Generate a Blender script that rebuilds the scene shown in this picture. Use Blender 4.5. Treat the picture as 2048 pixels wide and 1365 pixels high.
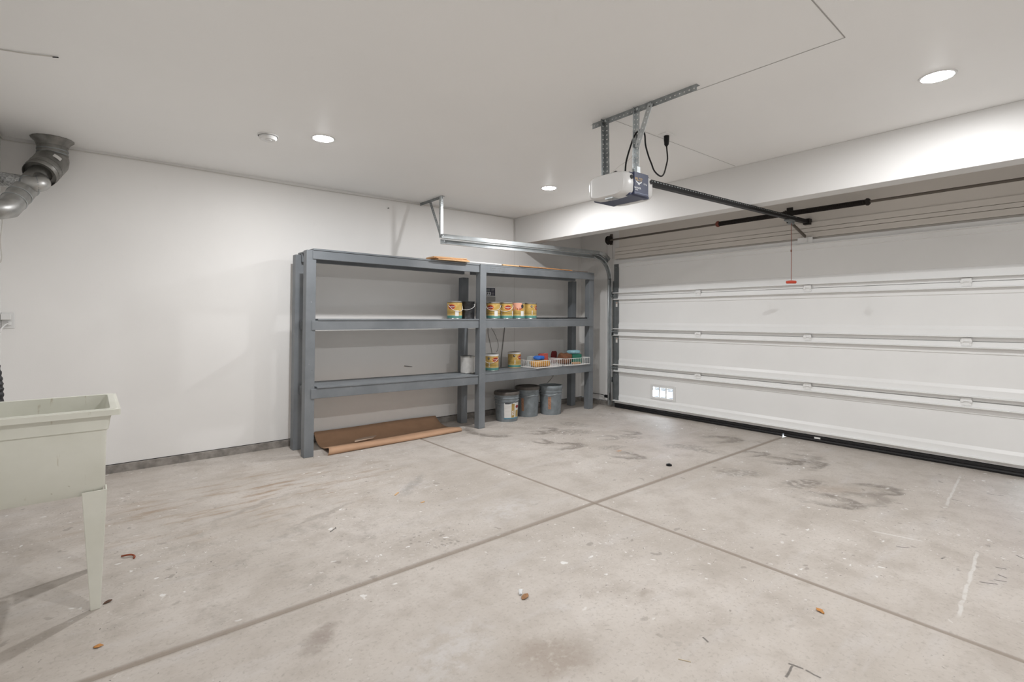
import bpy, bmesh, math, random
from mathutils import Vector, Matrix

for o in list(bpy.data.objects):
    bpy.data.objects.remove(o, do_unlink=True)
S = bpy.context.scene
COL = S.collection
PI = math.pi
random.seed(7)

# ------------------------------------------------------------------ camera, world, exposure
cam_data = bpy.data.cameras.new('camera')
cam = bpy.data.objects.new('camera', cam_data)
COL.objects.link(cam)
cam.location = (0, 0, 1.25)
cam.rotation_euler = (PI/2, 0, math.radians(50.35-90))
cam_data.sensor_width = 36
cam_data.lens = 1015/2048*36
cam_data.shift_y = -47.5/2048
cam_data.clip_start = 0.02
S.camera = cam

world = bpy.data.worlds.new('world')
S.world = world
world.use_nodes = True
wb = world.node_tree.nodes['Background']
wb.inputs['Color'].default_value = (0.80, 0.90, 1.0, 1)
wb.inputs['Strength'].default_value = 5.0

S.view_settings.view_transform = 'Standard'
S.view_settings.look = 'None'
S.view_settings.gamma = 1
S.view_settings.exposure = 2.97
S.view_settings.use_curve_mapping = False
LAMP = 79.0

# ------------------------------------------------------------------ room measures (metres)
XL, XD = -0.505, 5.635          # left wall, garage-door wall
YA, YF = 5.18, -1.0             # shelf wall, wall behind the camera
ZC = 2.565                      # ceiling
JX, JY = 2.605, 2.275           # floor joints

# ------------------------------------------------------------------ materials
def mat(name, col, rough=0.6, metal=0.0, emit=None, strength=0, noise=0.0, nscale=8.0, bump=0.0, bscale=60.0, spec=None, trans=0.0):
    m = bpy.data.materials.new(name)
    m.use_nodes = True
    nt = m.node_tree
    b = nt.nodes['Principled BSDF']
    b.inputs['Base Color'].default_value = (*col, 1)
    b.inputs['Roughness'].default_value = rough
    b.inputs['Metallic'].default_value = metal
    if spec is not None: b.inputs['Specular IOR Level'].default_value = spec
    if emit:
        b.inputs['Emission Color'].default_value = (*emit, 1)
        b.inputs['Emission Strength'].default_value = strength
    if noise or bump:
        tc = nt.nodes.new('ShaderNodeTexCoord')
    if noise:
        n = nt.nodes.new('ShaderNodeTexNoise')
        n.inputs['Scale'].default_value = nscale
        n.inputs['Detail'].default_value = 6
        r = nt.nodes.new('ShaderNodeValToRGB')
        r.color_ramp.elements[0].position = 0.3
        r.color_ramp.elements[1].position = 0.7
        r.color_ramp.elements[0].color = (*[max(0, c*(1-noise)) for c in col], 1)
        r.color_ramp.elements[1].color = (*[min(1, c*(1+noise)) for c in col], 1)
        nt.links.new(tc.outputs['Object'], n.inputs['Vector'])
        nt.links.new(n.outputs['Fac'], r.inputs['Fac'])
        nt.links.new(r.outputs['Color'], b.inputs['Base Color'])
    if bump:
        n2 = nt.nodes.new('ShaderNodeTexNoise')
        n2.inputs['Scale'].default_value = bscale
        n2.inputs['Detail'].default_value = 4
        bp = nt.nodes.new('ShaderNodeBump')
        bp.inputs['Strength'].default_value = bump
        bp.inputs['Distance'].default_value = 0.003
        nt.links.new(tc.outputs['Object'], n2.inputs['Vector'])
        nt.links.new(n2.outputs['Fac'], bp.inputs['Height'])
        nt.links.new(bp.outputs['Normal'], b.inputs['Normal'])
    return m

class NT:
    """small helper for chaining masks in a material"""
    def __init__(self, m):
        self.nt = m.node_tree
        self.b = self.nt.nodes['Principled BSDF']
        self.tc = self.nt.nodes.new('ShaderNodeTexCoord')
        self.co = self.tc.outputs['Object']
    def node(self, t, **kw):
        n = self.nt.nodes.new(t)
        for k, v in kw.items(): setattr(n, k, v)
        return n
    def link(self, a, b): self.nt.links.new(a, b)
    def noise(self, scale, detail=5, rough=0.55, vec=None, stretch=None):
        n = self.node('ShaderNodeTexNoise')
        n.inputs['Scale'].default_value = scale
        n.inputs['Detail'].default_value = detail
        n.inputs['Roughness'].default_value = rough
        v = vec or self.co
        if stretch:
            mp = self.node('ShaderNodeMapping')
            mp.inputs['Scale'].default_value = stretch
            self.link(v, mp.inputs['Vector']); v = mp.outputs['Vector']
        self.link(v, n.inputs['Vector'])
        return n.outputs['Fac']
    def ramp(self, fac, a, b, lo=0.0, hi=1.0):
        r = self.node('ShaderNodeMapRange')
        r.interpolation_type = 'SMOOTHSTEP'
        r.inputs['From Min'].default_value = a
        r.inputs['From Max'].default_value = b
        r.inputs['To Min'].default_value = lo
        r.inputs['To Max'].default_value = hi
        self.link(fac, r.inputs['Value'])
        return r.outputs['Result']
    def math(self, op, a, b=None):
        n = self.node('ShaderNodeMath', operation=op)
        for i, v in enumerate((a, b)):
            if v is None: continue
            if isinstance(v, (int, float)): n.inputs[i].default_value = v
            else: self.link(v, n.inputs[i])
        return n.outputs[0]
    def mix(self, fac, a, b):
        n = self.node('ShaderNodeMix', data_type='RGBA')
        if isinstance(fac, (int, float)): n.inputs[0].default_value = fac
        else: self.link(fac, n.inputs[0])
        for i, v in ((6, a), (7, b)):
            if isinstance(v, tuple): n.inputs[i].default_value = (*v, 1)
            else: self.link(v, n.inputs[i])
        return n.outputs[2]
    def local(self, cx, cy, rx, ry, rot, vec=None):
        mp = self.node('ShaderNodeMapping', vector_type='TEXTURE')
        mp.inputs['Location'].default_value = (cx, cy, 0)
        mp.inputs['Rotation'].default_value = (0, 0, rot)
        mp.inputs['Scale'].default_value = (rx, ry, 1)
        self.link(vec or self.co, mp.inputs['Vector'])
        return mp.outputs['Vector']
    def length(self, v):
        n = self.node('ShaderNodeVectorMath', operation='LENGTH')
        self.link(v, n.inputs[0])
        return n.outputs['Value']
    def xyz(self, v):
        n = self.node('ShaderNodeSeparateXYZ')
        self.link(v, n.inputs[0])
        return n.outputs

def wall_paint(name, col, rough=0.55, blot=0.03):
    m = mat(name, col, rough, spec=0.3)
    t = NT(m)
    n = t.noise(1.3, 4)
    c = t.mix(t.ramp(n, .35, .7), tuple(x*(1-blot) for x in col), col)
    n2 = t.noise(9, 6)
    c = t.mix(t.math('MULTIPLY', t.ramp(n2, .66, .8), .10), c, tuple(x*.8 for x in col))
    t.link(c, t.b.inputs['Base Color'])
    bp = t.node('ShaderNodeBump')
    bp.inputs['Strength'].default_value = .12
    bp.inputs['Distance'].default_value = .002
    t.link(t.noise(110, 3), bp.inputs['Height'])
    t.link(bp.outputs['Normal'], t.b.inputs['Normal'])
    return m

M_WALL = wall_paint('white_wall_paint', (.862, .85, .832))
M_CEIL = wall_paint('white_ceiling_paint', (.94, .937, .925), .5, .015)
M_BEAM = wall_paint('dimmed_white_beam_paint', (.73, .72, .705), .45, .01)  # white darkened in the colour to offset brightness from the nearby lamp
M_HEAD = wall_paint('aged_header_paint', (.80, .755, .70), .6, .06)
M_DOOR = mat('white_door_paint', (.875, .875, .865), .38, noise=.015, nscale=2.5)
M_CRACK = mat('grey_tape_crack', (.42, .41, .39), .8)
M_SEAM = mat('pale_seam', (.60, .58, .56), .8)
M_STEEL = mat('galvanized_steel', (.52, .55, .56), .38, .85, noise=.18, nscale=14)
M_STEELD = mat('dull_galvanized_steel', (.30, .32, .325), .5, .75, noise=.25, nscale=18)
M_TRACK = mat('bright_track_steel', (.60, .64, .66), .5, .7, noise=.1, nscale=10)
M_STILE = mat('grey_stile_steel', (.20, .215, .22), .5, .45, noise=.12, nscale=14)
M_ALU = mat('crinkled_aluminium', (.50, .51, .51), .26, .95, noise=.55, nscale=70, bump=1.0, bscale=60)
M_ALUS = mat('smooth_aluminium', (.42, .42, .41), .40, .95, noise=.35, nscale=9)
M_FLUE = mat('weathered_flue_steel', (.27, .265, .25), .45, .75, noise=.35, nscale=11)
M_BLACK = mat('black_plastic', (.008, .008, .009), .5, spec=.25)
M_RUBBER = mat('black_rubber', (.010, .010, .012), .35)
M_SPRING = mat('dark_spring_steel', (.022, .018, .016), .45, .5)
M_SHAFT = mat('old_steel_shaft', (.16, .14, .12), .5, .7)
M_REDDK = mat('rusty_red_cone', (.22, .06, .04), .6)
M_WHITEP = mat('white_plastic', (.78, .78, .77), .35)
M_CABLE = mat('white_cable', (.66, .64, .60), .5)
M_GREYW = mat('grey_wire', (.22, .21, .20), .5)
M_RED = mat('red_plastic', (.62, .07, .03), .4)
M_CORDR = mat('red_brown_cord', (.28, .09, .06), .7)
M_BLUEP = mat('slate_blue_panel', (.045, .055, .105), .42, noise=.08, nscale=20)
M_CAP = mat('translucent_white_cap', (.66, .655, .645), .30)
M_GOLD = mat('gold_print', (.62, .40, .12), .4)
M_WINK = mat('white_print', (.80, .82, .84), .5)
M_DINK = mat('dark_print', (.03, .03, .035), .5)
M_LENS = mat('lit_led_lens', (1, 1, 1), .5, emit=(.985, .99, 1.0), strength=LAMP*.15)
M_LENSC = mat('lit_led_lens_center', (1, 1, 1), .5, emit=(.985, .99, 1.0), strength=LAMP*2.74)
M_WOOD = mat('orange_plywood', (.56, .28, .12), .6, noise=.2, nscale=20)
M_WOOD2 = mat('pale_raw_wood', (.66, .42, .22), .6, noise=.15, nscale=20)
M_PAPER = mat('brown_kraft_cardboard', (.47, .285, .175), .7, noise=.07, nscale=6)
M_PLATE = mat('white_wire_coating', (.80, .79, .77), .35)
M_BUCKET = mat('dirty_grey_bucket_plastic', (.20, .225, .24), .5, noise=.22, nscale=14)
M_LIDB = mat('dusty_brown_lid', (.10, .088, .078), .7, noise=.4, nscale=9)
M_LABELW = mat('white_paper_label', (.74, .73, .70), .6)
M_TAN = mat('gold_label_print', (.42, .29, .09), .5)
M_TEALB = mat('blue_teal_label_band', (.10, .25, .33), .5)
M_ORANGE = mat('faded_orange_sticker', (.36, .19, .115), .6, noise=.35, nscale=60)
M_TIN = mat('tin_rim', (.55, .55, .53), .3, .9)
M_BLKCAN = mat('worn_black_can', (.016, .016, .018), .4, noise=.9, nscale=30)
M_WHTCAN = mat('dusty_white_can', (.66, .65, .63), .5, noise=.08, nscale=25)
M_OVAL = mat('dark_red_print', (.27, .022, .016), .45)
M_HALO = mat('orange_print', (.72, .25, .05), .45)
M_PINK = mat('pink_paint_drip', (.72, .36, .26), .4)
M_CURB = mat('grey_concrete_curb', (.26, .24, .22), .9, noise=.35, nscale=16, bump=.8, bscale=70)

def grey_lumber():
    m = mat('grey_painted_lumber', (.17, .185, .20), .5)
    t = NT(m)
    n = t.noise(3.0, 5)
    c = t.mix(t.ramp(n, .3, .7), (.150, .165, .180), (.205, .220, .234))
    n2 = t.noise(24, 5, .6)
    c = t.mix(t.ramp(n2, .70, .76), c, (.09, .095, .10))
    n3 = t.noise(40, 3, .5)
    c = t.mix(t.math('MULTIPLY', t.ramp(n3, .72, .78), .55), c, (.40, .41, .42))
    t.link(c, t.b.inputs['Base Color'])
    bp = t.node('ShaderNodeBump')
    bp.inputs['Strength'].default_value = .25
    bp.inputs['Distance'].default_value = .002
    t.link(t.noise(30, 5), bp.inputs['Height'])
    t.link(bp.outputs['Normal'], t.b.inputs['Normal'])
    return m
M_LUM = grey_lumber()

def tub_plastic():
    m = mat('aged_tub_plastic', (.60, .61, .54), .42)
    t = NT(m)
    c = t.mix(t.ramp(t.noise(5, 5), .35, .7), (.68, .68, .60), (.73, .73, .655))
    st = t.noise(7, 6, .6, stretch=(5, 5, 1.2))
    c = t.mix(t.math('MULTIPLY', t.ramp(st, .62, .76), .65), c, (.40, .33, .22))
    sp = t.noise(60, 3)
    c = t.mix(t.math('MULTIPLY', t.ramp(sp, .70, .78), .5), c, (.30, .26, .18))
    t.link(c, t.b.inputs['Base Color'])
    return m
M_TUB = tub_plastic()

def can_label(name):
    m = mat(name, (.60, .40, .07), .4)
    t = NT(m)
    z = t.xyz(t.co)[2]
    n = t.noise(18, 3)
    c = t.mix(t.ramp(n, .35, .65), (.47, .31, .075), (.60, .41, .15))
    def band(c, lo, hi, col, a=1.0):
        f = t.math('MULTIPLY', t.math('GREATER_THAN', z, lo), t.math('LESS_THAN', z, hi))
        if a < 1: f = t.math('MULTIPLY', f, a)
        return t.mix(f, c, col)
    c = band(c, .060, .064, (.10, .07, .02), .8)
    c = band(c, .072, .075, (.16, .10, .02), .8)
    c = band(c, .083, .087, (.20, .20, .10), .8)
    c = band(c, .005, .036, (.09, .26, .23))
    c = band(c, .036, .041, (.45, .55, .40), .7)
    c = band(c, .178, .20, (.03, .025, .02))
    t.link(c, t.b.inputs['Base Color'])
    return m
M_CANLBL = can_label('gold_and_teal_can_label')

def floor_concrete():
    m = mat('stained_concrete_floor', (.46, .42, .39), .62, spec=.4)
    t = NT(m)
    co = t.co
    dn = t.node('ShaderNodeTexNoise')
    dn.inputs['Scale'].default_value = 9
    dn.inputs['Detail'].default_value = 4
    t.link(co, dn.inputs['Vector'])
    sub = t.node('ShaderNodeVectorMath', operation='SUBTRACT')
    t.link(dn.outputs['Color'], sub.inputs[0]); sub.inputs[1].default_value = (.5, .5, .5)
    sc = t.node('ShaderNodeVectorMath', operation='SCALE')
    t.link(sub.outputs[0], sc.inputs[0]); sc.inputs['Scale'].default_value = .14
    fl = t.node('ShaderNodeVectorMath', operation='MULTIPLY')
    t.link(sc.outputs[0], fl.inputs[0]); fl.inputs[1].default_value = (1, 1, 0)
    ad = t.node('ShaderNodeVectorMath', operation='ADD')
    t.link(co, ad.inputs[0]); t.link(fl.outputs[0], ad.inputs[1])
    wob = ad.outputs[0]
    c = t.mix(t.ramp(t.noise(1.1, 6, .6), .3, .7), (.455, .410, .366), (.565, .520, .478))
    c = t.mix(t.math('MULTIPLY', t.ramp(t.noise(5.0, 8, .65), .42, .70), .65), c, (.385, .340, .298))
    c = t.mix(t.math('MULTIPLY', t.ramp(t.noise(3.2, 6, .6, stretch=(.45, 2.2, 1)), .52, .72), .45), c, (.55, .52, .50))
    c = t.mix(t.math('MULTIPLY', t.ramp(t.noise(60, 3, .6), .52, .72), .42), c, (.30, .265, .23))
    c = t.mix(t.math('MULTIPLY', t.ramp(t.noise(26, 6, .7), .56, .72), .35), c, (.34, .30, .265))
    c = t.mix(t.math('MULTIPLY', t.ramp(t.noise(33, 6, .7, stretch=(1, 1.3, 1)), .60, .74), .40), c, (.66, .63, .60))
    # rust-brown drift near the shelf wall, left half
    d = t.length(t.local(.9, 3.9, 1.35, .85, .1))
    f = t.math('MULTIPLY', t.ramp(d, 1.1, .2), t.ramp(t.noise(4.2, 7, .65, stretch=(.6, 2.6, 1)), .47, .70))
    c = t.mix(t.math('MULTIPLY', f, .9), c, (.31, .22, .145))
    d = t.length(t.local(.75, 2.9, 1.1, 1.0, 0))
    f = t.math('MULTIPLY', t.ramp(d, 1.1, .3), t.ramp(t.noise(6, 7, .7), .5, .7))
    c = t.mix(t.math('MULTIPLY', f, .6), c, (.29, .26, .23))
    # mineral bloom
    for (x, y, r, rot) in ((1.04, 1.62, .30, .4), (1.55, 1.53, .07, 0), (2.1, 2.55, .35, .3), (1.85, 3.35, .22, 0)):
        d = t.length(t.local(x, y, r, r*.6, rot, wob))
        f = t.math('MULTIPLY', t.ramp(d, 1.1, .3), t.ramp(t.noise(14, 6, .7), .38, .62))
        c = t.mix(t.math('MULTIPLY', f, .5), c, (.60, .58, .57))
    # scuffed tyre / foot arcs
    ARC = [(3.68, 4.09, .15, 0), (3.86, 4.13, .16, 0), (3.48, 3.79, .15, 0), (3.5, 3.49, .22, 0), (4.01, 3.85, .30, 2), (4.33, 4.11, .22, 2),
           (4.07, 3.44, .18, 1), (4.45, 3.45, .16, 0), (4.33, 3.28, .16, 2), (3.84, 3.13, .17, 2), (3.7, 2.93, .20, 0), (4.41, 2.71, .22, 2),
           (4.9, 2.67, .26, 0), (4.41, 2.5, .14, 2), (4.63, 2.18, .16, 0), (4.0, 1.98, .22, 2), (4.6, 1.95, .20, 0), (4.62, 1.72, .20, 0),
           (5.13, 2.34, .06, 2), (4.85, 1.88, .20, 1), (4.11, 1.54, .20, 3), (3.86, 1.34, .24, 0), (4.33, 1.19, .22, 0), (4.03, 1.18, .24, 1), (3.33, 4.42, .30, 4)]
    brk = t.noise(22, 4, .6)
    for i, (x, y, r, k) in enumerate(ARC):
        rot = -.85 + .5*math.sin(i*2.3)
        v = t.local(x, y, r*1.15, r*(.62 if k != 4 else .65), rot, wob)
        d = t.length(v)
        if k in (2, 3):
            f = t.math('MULTIPLY', t.ramp(d, 1.0, .45), t.ramp(brk, .36, .60))
            a = .70 if k == 3 else .46
        else:
            ring = t.math('MULTIPLY', t.ramp(d, .22, .80), t.ramp(d, 1.10, .86))
            side = t.ramp(t.xyz(v)[0 if k != 4 else 1], -.65, .35)
            if k == 4: side = t.ramp(t.xyz(v)[1], .3, -.3)
            f = t.math('MULTIPLY', ring, side)
            f = t.math('MULTIPLY', f, t.ramp(brk, .18, .62))
            a = .78 if k == 0 else (.52 if k == 1 else .85)
        c = t.mix(t.math('MULTIPLY', f, a), c, (.185, .160, .138))
    # soft stains
    for (x, y, rx, ry, rot, a, col) in ((1.30, 1.36, .20, .15, -.6, .52, (.25, .195, .15)), (.66, 1.98, .14, .06, .6, .50, (.24, .20, .17)),
            (1.85, 3.40, .34, .06, .75, .40, (.22, .21, .20)), (1.95, 1.38, .05, .03, 0, .40, (.26, .21, .17)), (4.14, 1.35, .26, .11, -.7, .35, (.30, .22, .16)),
            (.71, 2.02, .08, .05, .3, .4, (.25, .2, .17)), (1.14, 3.24, .40, .035, .35, .45, (.26, .23, .20)), (.80, 3.66, .45, .04, .40, .45, (.26, .23, .20)),
            (3.80, 3.02, .05, .03, 0, .6, (.50, .25, .10))):
        d = t.length(t.local(x, y, rx, ry, rot, wob))
        f = t.math('MULTIPLY', t.ramp(d, 1.05, .25), t.ramp(t.noise(30, 4, .6), .2, .5))
        c = t.mix(t.math('MULTIPLY', f, a), c, col)
    # cluster of dark drips
    vo = t.node('ShaderNodeTexVoronoi'); vo.inputs['Scale'].default_value = 26
    t.link(co, vo.inputs['Vector'])
    dots = t.ramp(vo.outputs['Distance'], .30, .20)
    d = t.length(t.local(1.50, 2.47, .24, .17, -.5))
    f = t.math('MULTIPLY', t.math('MULTIPLY', dots, t.ramp(d, 1.1, .6)), t.ramp(t.noise(11, 2), .38, .5))
    c = t.mix(t.math('MULTIPLY', f, .6), c, (.22, .20, .18))
    # white paint specks and dark specks
    for (scale, th, col, a, lim) in ((13, .15, (.78, .77, .75), .85, .52), (30, .17, (.70, .68, .66), .75, .56), (47, .19, (.72, .70, .68), .7, .58), (19, .08, (.05, .045, .04), .85, .52), (9, .16, (.24, .21, .185), .55, .50), (40, .14, (.13, .115, .10), .7, .52)):
        vo = t.node('ShaderNodeTexVoronoi'); vo.inputs['Scale'].default_value = scale
        mp = t.node('ShaderNodeMapping'); mp.inputs['Location'].default_value = (scale*.37, scale*.11, 0)
        t.link(wob, mp.inputs['Vector']); t.link(mp.outputs[0], vo.inputs['Vector'])
        pick = t.math('GREATER_THAN', t.xyz(vo.outputs['Color'])[0], .50)
        f = t.math('MULTIPLY', t.ramp(vo.outputs['Distance'], th, th*.55), pick)
        f = t.math('MULTIPLY', f, t.ramp(t.noise(.9, 3), lim-.14, lim+.02))
        c = t.mix(t.math('MULTIPLY', f, a), c, col)
    # long pale scratches, black skids
    sc2 = t.node('ShaderNodeVectorMath', operation='SCALE')
    t.link(fl.outputs[0], sc2.inputs[0]); sc2.inputs['Scale'].default_value = .22
    ad2 = t.node('ShaderNodeVectorMath', operation='ADD')
    t.link(co, ad2.inputs[0]); t.link(sc2.outputs[0], ad2.inputs[1])
    fine = ad2.outputs[0]
    def streak(x0, y0, x1, y1, w, col, a):
        nonlocal c
        L = math.hypot(x1-x0, y1-y0)/2
        v = t.local((x0+x1)/2, (y0+y1)/2, L, w, math.atan2(y1-y0, x1-x0), fine)
        xx = t.xyz(v)
        f = t.math('MULTIPLY', t.ramp(t.math('ABSOLUTE', xx[1]), 1.0, .4), t.ramp(t.math('ABSOLUTE', xx[0]), 1.0, .8))
        f = t.math('MULTIPLY', f, t.ramp(t.noise(25, 3), .25, .5))
        c = t.mix(t.math('MULTIPLY', f, a), c, col)
    for s in ((5.31, .83, 4.32, .75), (3.67, .50, 2.75, .44), (3.51, .95, 3.57, .71)): streak(*s, .010, (.66, .64, .61), .75)
    for s in ((3.370, .797, 3.411, .740), (3.226, .441, 3.268, .378), (3.304, .401, 3.332, .354), (3.396, .398, 3.378, .357), (3.478, .420, 3.497, .372), (4.548, .758, 4.547, .698), (4.884, .621, 4.912, .532),
              (3.379, .604, 3.427, .593), (3.743, .367, 3.715, .333), (1.936, .773, 1.951, .720), (1.951, .720, 1.945, .664), (1.940, .753, 1.852, .751), (1.838, 1.052, 1.825, 1.019)):
        streak(*s, .006, (.06, .055, .05), .75)
    # dirt settled in the two joints
    xs = t.xyz(wob)
    for axis, p in ((0, JX), (1, JY)):
        dd = t.math('ABSOLUTE', t.math('SUBTRACT', t.xyz(co)[axis], p))
        c = t.mix(t.math('MULTIPLY', t.ramp(dd, .032 if axis else .020, .006), .80), c, (.255, .210, .170))
    t.link(c, t.b.inputs['Base Color'])
    bp = t.node('ShaderNodeBump')
    bp.inputs['Strength'].default_value = .25
    bp.inputs['Distance'].default_value = .004
    t.link(t.noise(45, 6, .6), bp.inputs['Height'])
    t.link(bp.outputs['Normal'], t.b.inputs['Normal'])
    return m
M_FLOOR = floor_concrete()
M_DRIVE = mat('driveway_asphalt', (.022, .022, .023), .95, spec=.05, noise=.1, nscale=4)

# ------------------------------------------------------------------ geometry helpers
class MB:
    def __init__(self):
        self.v, self.f, self.mi = [], [], []
    def add(self, vs, fs, mi=0):
        n = len(self.v)
        self.v += [tuple(p) for p in vs]
        self.f += [tuple(i+n for i in f) for f in fs]
        self.mi += [mi]*len(fs)
        return self
    def hexa(self, p, mi=0):   # 8 points: bottom ring 0-3 counter-clockwise seen from above, top ring 4-7
        return self.add(p, [(3, 2, 1, 0), (4, 5, 6, 7), (0, 1, 5, 4), (1, 2, 6, 5), (2, 3, 7, 6), (3, 0, 4, 7)], mi)
    def box(self, x0, x1, y0, y1, z0, z1, mi=0):
        return self.hexa([(x0, y0, z0), (x1, y0, z0), (x1, y1, z0), (x0, y1, z0), (x0, y0, z1), (x1, y0, z1), (x1, y1, z1), (x0, y1, z1)], mi)
    def tube(self, path, r, n=8, cap=True, mi=0):
        path = [Vector(p) for p in path]
        rs = r if isinstance(r, (list, tuple)) else [r]*len(path)
        rings = []
        up = None
        for i, p in enumerate(path):
            t = (path[min(i+1, len(path)-1)] - path[max(i-1, 0)]).normalized()
            if up is None:
                up = Vector((0, 0, 1)) if abs(t.z) < .9 else Vector((1, 0, 0))
            a = t.cross(up)
            if a.length < 1e-5: a = t.cross(Vector((0, 1, 0)))
            a.normalize()
            b = a.cross(t).normalized()
            up = b
            rings.append([p + (a*math.cos(2*PI*k/n) + b*math.sin(2*PI*k/n))*rs[i] for k in range(n)])
        vs = [q for R in rings for q in R]
        fs = []
        for i in range(len(rings)-1):
            for k in range(n):
                fs.append((i*n+k, i*n+(k+1) % n, (i+1)*n+(k+1) % n, (i+1)*n+k))
        if cap:
            fs.append(tuple(reversed(range(n))))
            fs.append(tuple((len(rings)-1)*n+k for k in range(n)))
        return self.add(vs, fs, mi)
    def lathe(self, prof, n=32, c=(0, 0, 0), a0=0.0, a1=2*PI, mi=0):
        full = abs(a1-a0-2*PI) < 1e-6
        m = n if full else n+1
        vs = []
        for (r, z) in prof:
            for k in range(m):
                a = a0+(a1-a0)*k/n
                vs.append((c[0]+r*math.cos(a), c[1]+r*math.sin(a), c[2]+z))
        fs = []
        for i in range(len(prof)-1):
            for k in range(n):
                k2 = (k+1) % m if full else k+1
                fs.append((i*m+k, i*m+k2, (i+1)*m+k2, (i+1)*m+k))
        return self.add(vs, fs, mi)
    def prism(self, poly, fn, d0, d1, mi=0):   # poly in 2D, fn(u,v,d) -> xyz
        n = len(poly)
        vs = [fn(u, v, d0) for u, v in poly] + [fn(u, v, d1) for u, v in poly]
        fs = [tuple(range(n)), tuple(reversed(range(n, 2*n)))]
        fs += [(i, (i+1) % n, n+(i+1) % n, n+i) for i in range(n)]
        return self.add(vs, fs, mi)
    def perforated(self, p0, dl, dw, length, width, step=.025, hole=.0095, thick=.003, mi=0):
        """flat strip with a row of round holes"""
        p0, dl, dw = Vector(p0), Vector(dl).normalized(), Vector(dw).normalized()
        nn = dl.cross(dw).normalized()*thick
        cells = max(1, int(round(length/step)))
        st = length/cells
        for i in range(cells):
            c = p0 + dl*(st*(i+.5)) + dw*(width/2)
            o, h = [], []
            for k in range(8):
                a = 2*PI*k/8
                ca, sa = math.cos(a), math.sin(a)
                s = 1/max(abs(ca), abs(sa))
                o.append(c + dl*(ca*s*st/2) + dw*(sa*s*width/2))
                h.append(c + dl*(ca*hole) + dw*(sa*hole))
            vs = o + h + [q+nn for q in o] + [q+nn for q in h]
            fs = []
            for k in range(8):
                k2 = (k+1) % 8
                fs += [(k, k2, 8+k2, 8+k), (16+k2, 16+k, 24+k, 24+k2), (8+k, 8+k2, 24+k2, 24+k), (k2, k, 16+k, 16+k2)]
            self.add(vs, fs, mi)
        return self
    def angle_iron(self, p0, p1, w1, w2, width=.032, **k):
        """perforated L section from p0 to p1, flanges along w1 and w2"""
        p0, p1 = Vector(p0), Vector(p1)
        d = p1-p0
        L = d.length
        d.normalize()
        for w in (w1, w2):
            w = Vector(w); w = (w - d*w.dot(d)).normalized()
            self.perforated(p0, d, w, L, width, **k)
        return self
    def build(self, name, m, parent=None, smooth=False, bevel=0.0, solid=0.0, weld=True, seg=2):
        me = bpy.data.meshes.new(name)
        me.from_pydata(self.v, [], self.f)
        for x in (m if isinstance(m, (list, tuple)) else [m]): me.materials.append(x)
        for p, i in zip(me.polygons, self.mi): p.material_index = i
        bm = bmesh.new(); bm.from_mesh(me)
        if weld: bmesh.ops.remove_doubles(bm, verts=bm.verts, dist=1e-5)
        bmesh.ops.recalc_face_normals(bm, faces=bm.faces)
        bm.to_mesh(me); bm.free()
        o = bpy.data.objects.new(name, me)
        COL.objects.link(o)
        if parent: o.parent = parent
        if smooth:
            for p in me.polygons: p.use_smooth = True
            me.set_sharp_from_angle(angle=math.radians(40))
        if solid:
            md = o.modifiers.new('thickness', 'SOLIDIFY'); md.thickness = solid; md.offset = 0
        if bevel:
            md = o.modifiers.new('bevel', 'BEVEL'); md.width = bevel; md.segments = seg; md.limit_method = 'ANGLE'
        return o

def thing(name, label, cat, loc=(0, 0, 0), rz=0.0, group=None):
    o = bpy.data.objects.new(name, None)
    COL.objects.link(o)
    o.empty_display_size = .05
    o.location = loc
    o.rotation_euler = (0, 0, rz)
    return tag(o, label, cat, group)
def tag(o, label, cat, group=None):
    o['label'] = label
    o['category'] = cat
    if group: o['group'] = group
    return o
def structure(o, label=None):
    o['kind'] = 'structure'
    if label: o['label'] = label
    return o

_text_cache = {}
def text_geo(s, size, bold=False):
    """flat lettering as (verts, faces) in the XY plane, centred"""
    key = (s, size)
    if key in _text_cache: return _text_cache[key]
    cu = bpy.data.curves.new('lettering_curve', 'FONT')
    cu.body = s
    cu.size = size
    cu.align_x = 'CENTER'
    cu.align_y = 'CENTER'
    cu.resolution_u = 3
    if bold: cu.offset = size*.02
    o = bpy.data.objects.new('lettering_source', cu)
    COL.objects.link(o)
    dg = bpy.context.evaluated_depsgraph_get()
    dg.update()
    me = bpy.data.meshes.new_from_object(o.evaluated_get(dg))
    vs = [tuple(v.co) for v in me.vertices]
    fs = [tuple(p.vertices) for p in me.polygons]
    bpy.data.objects.remove(o, do_unlink=True)
    bpy.data.curves.remove(cu)
    bpy.data.meshes.remove(me)
    _text_cache[key] = (vs, fs)
    return vs, fs

def arc_pts(c, r, a0, a1, n, fn):
    return [fn(c[0]+r*math.cos(a0+(a1-a0)*i/n), c[1]+r*math.sin(a0+(a1-a0)*i/n)) for i in range(n+1)]

# ------------------------------------------------------------------ setting: floor, walls, ceiling, beam
def build_floor():
    mb = MB()
    xs = [XL-.1, JX-.012, JX, JX+.012, XD+.02]
    ys = [YF-.1, JY-.017, JY, JY+.017, YA+.1]
    vs = [(x, y, -.006 if (i == 2 or j == 2) else 0.0) for j, y in enumerate(ys) for i, x in enumerate(xs)]
    fs = [(j*5+i, j*5+i+1, (j+1)*5+i+1, (j+1)*5+i) for j in range(4) for i in range(4)]
    mb.add(vs, fs)
    structure(mb.build('floor', M_FLOOR, weld=False), 'stained grey beige concrete garage floor with two crossing joints')
build_floor()
structure(MB().box(XD+.02, 30, -12, 16, -.10, -.006).build('ground', M_DRIVE), 'grey driveway beyond the garage door')

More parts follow.
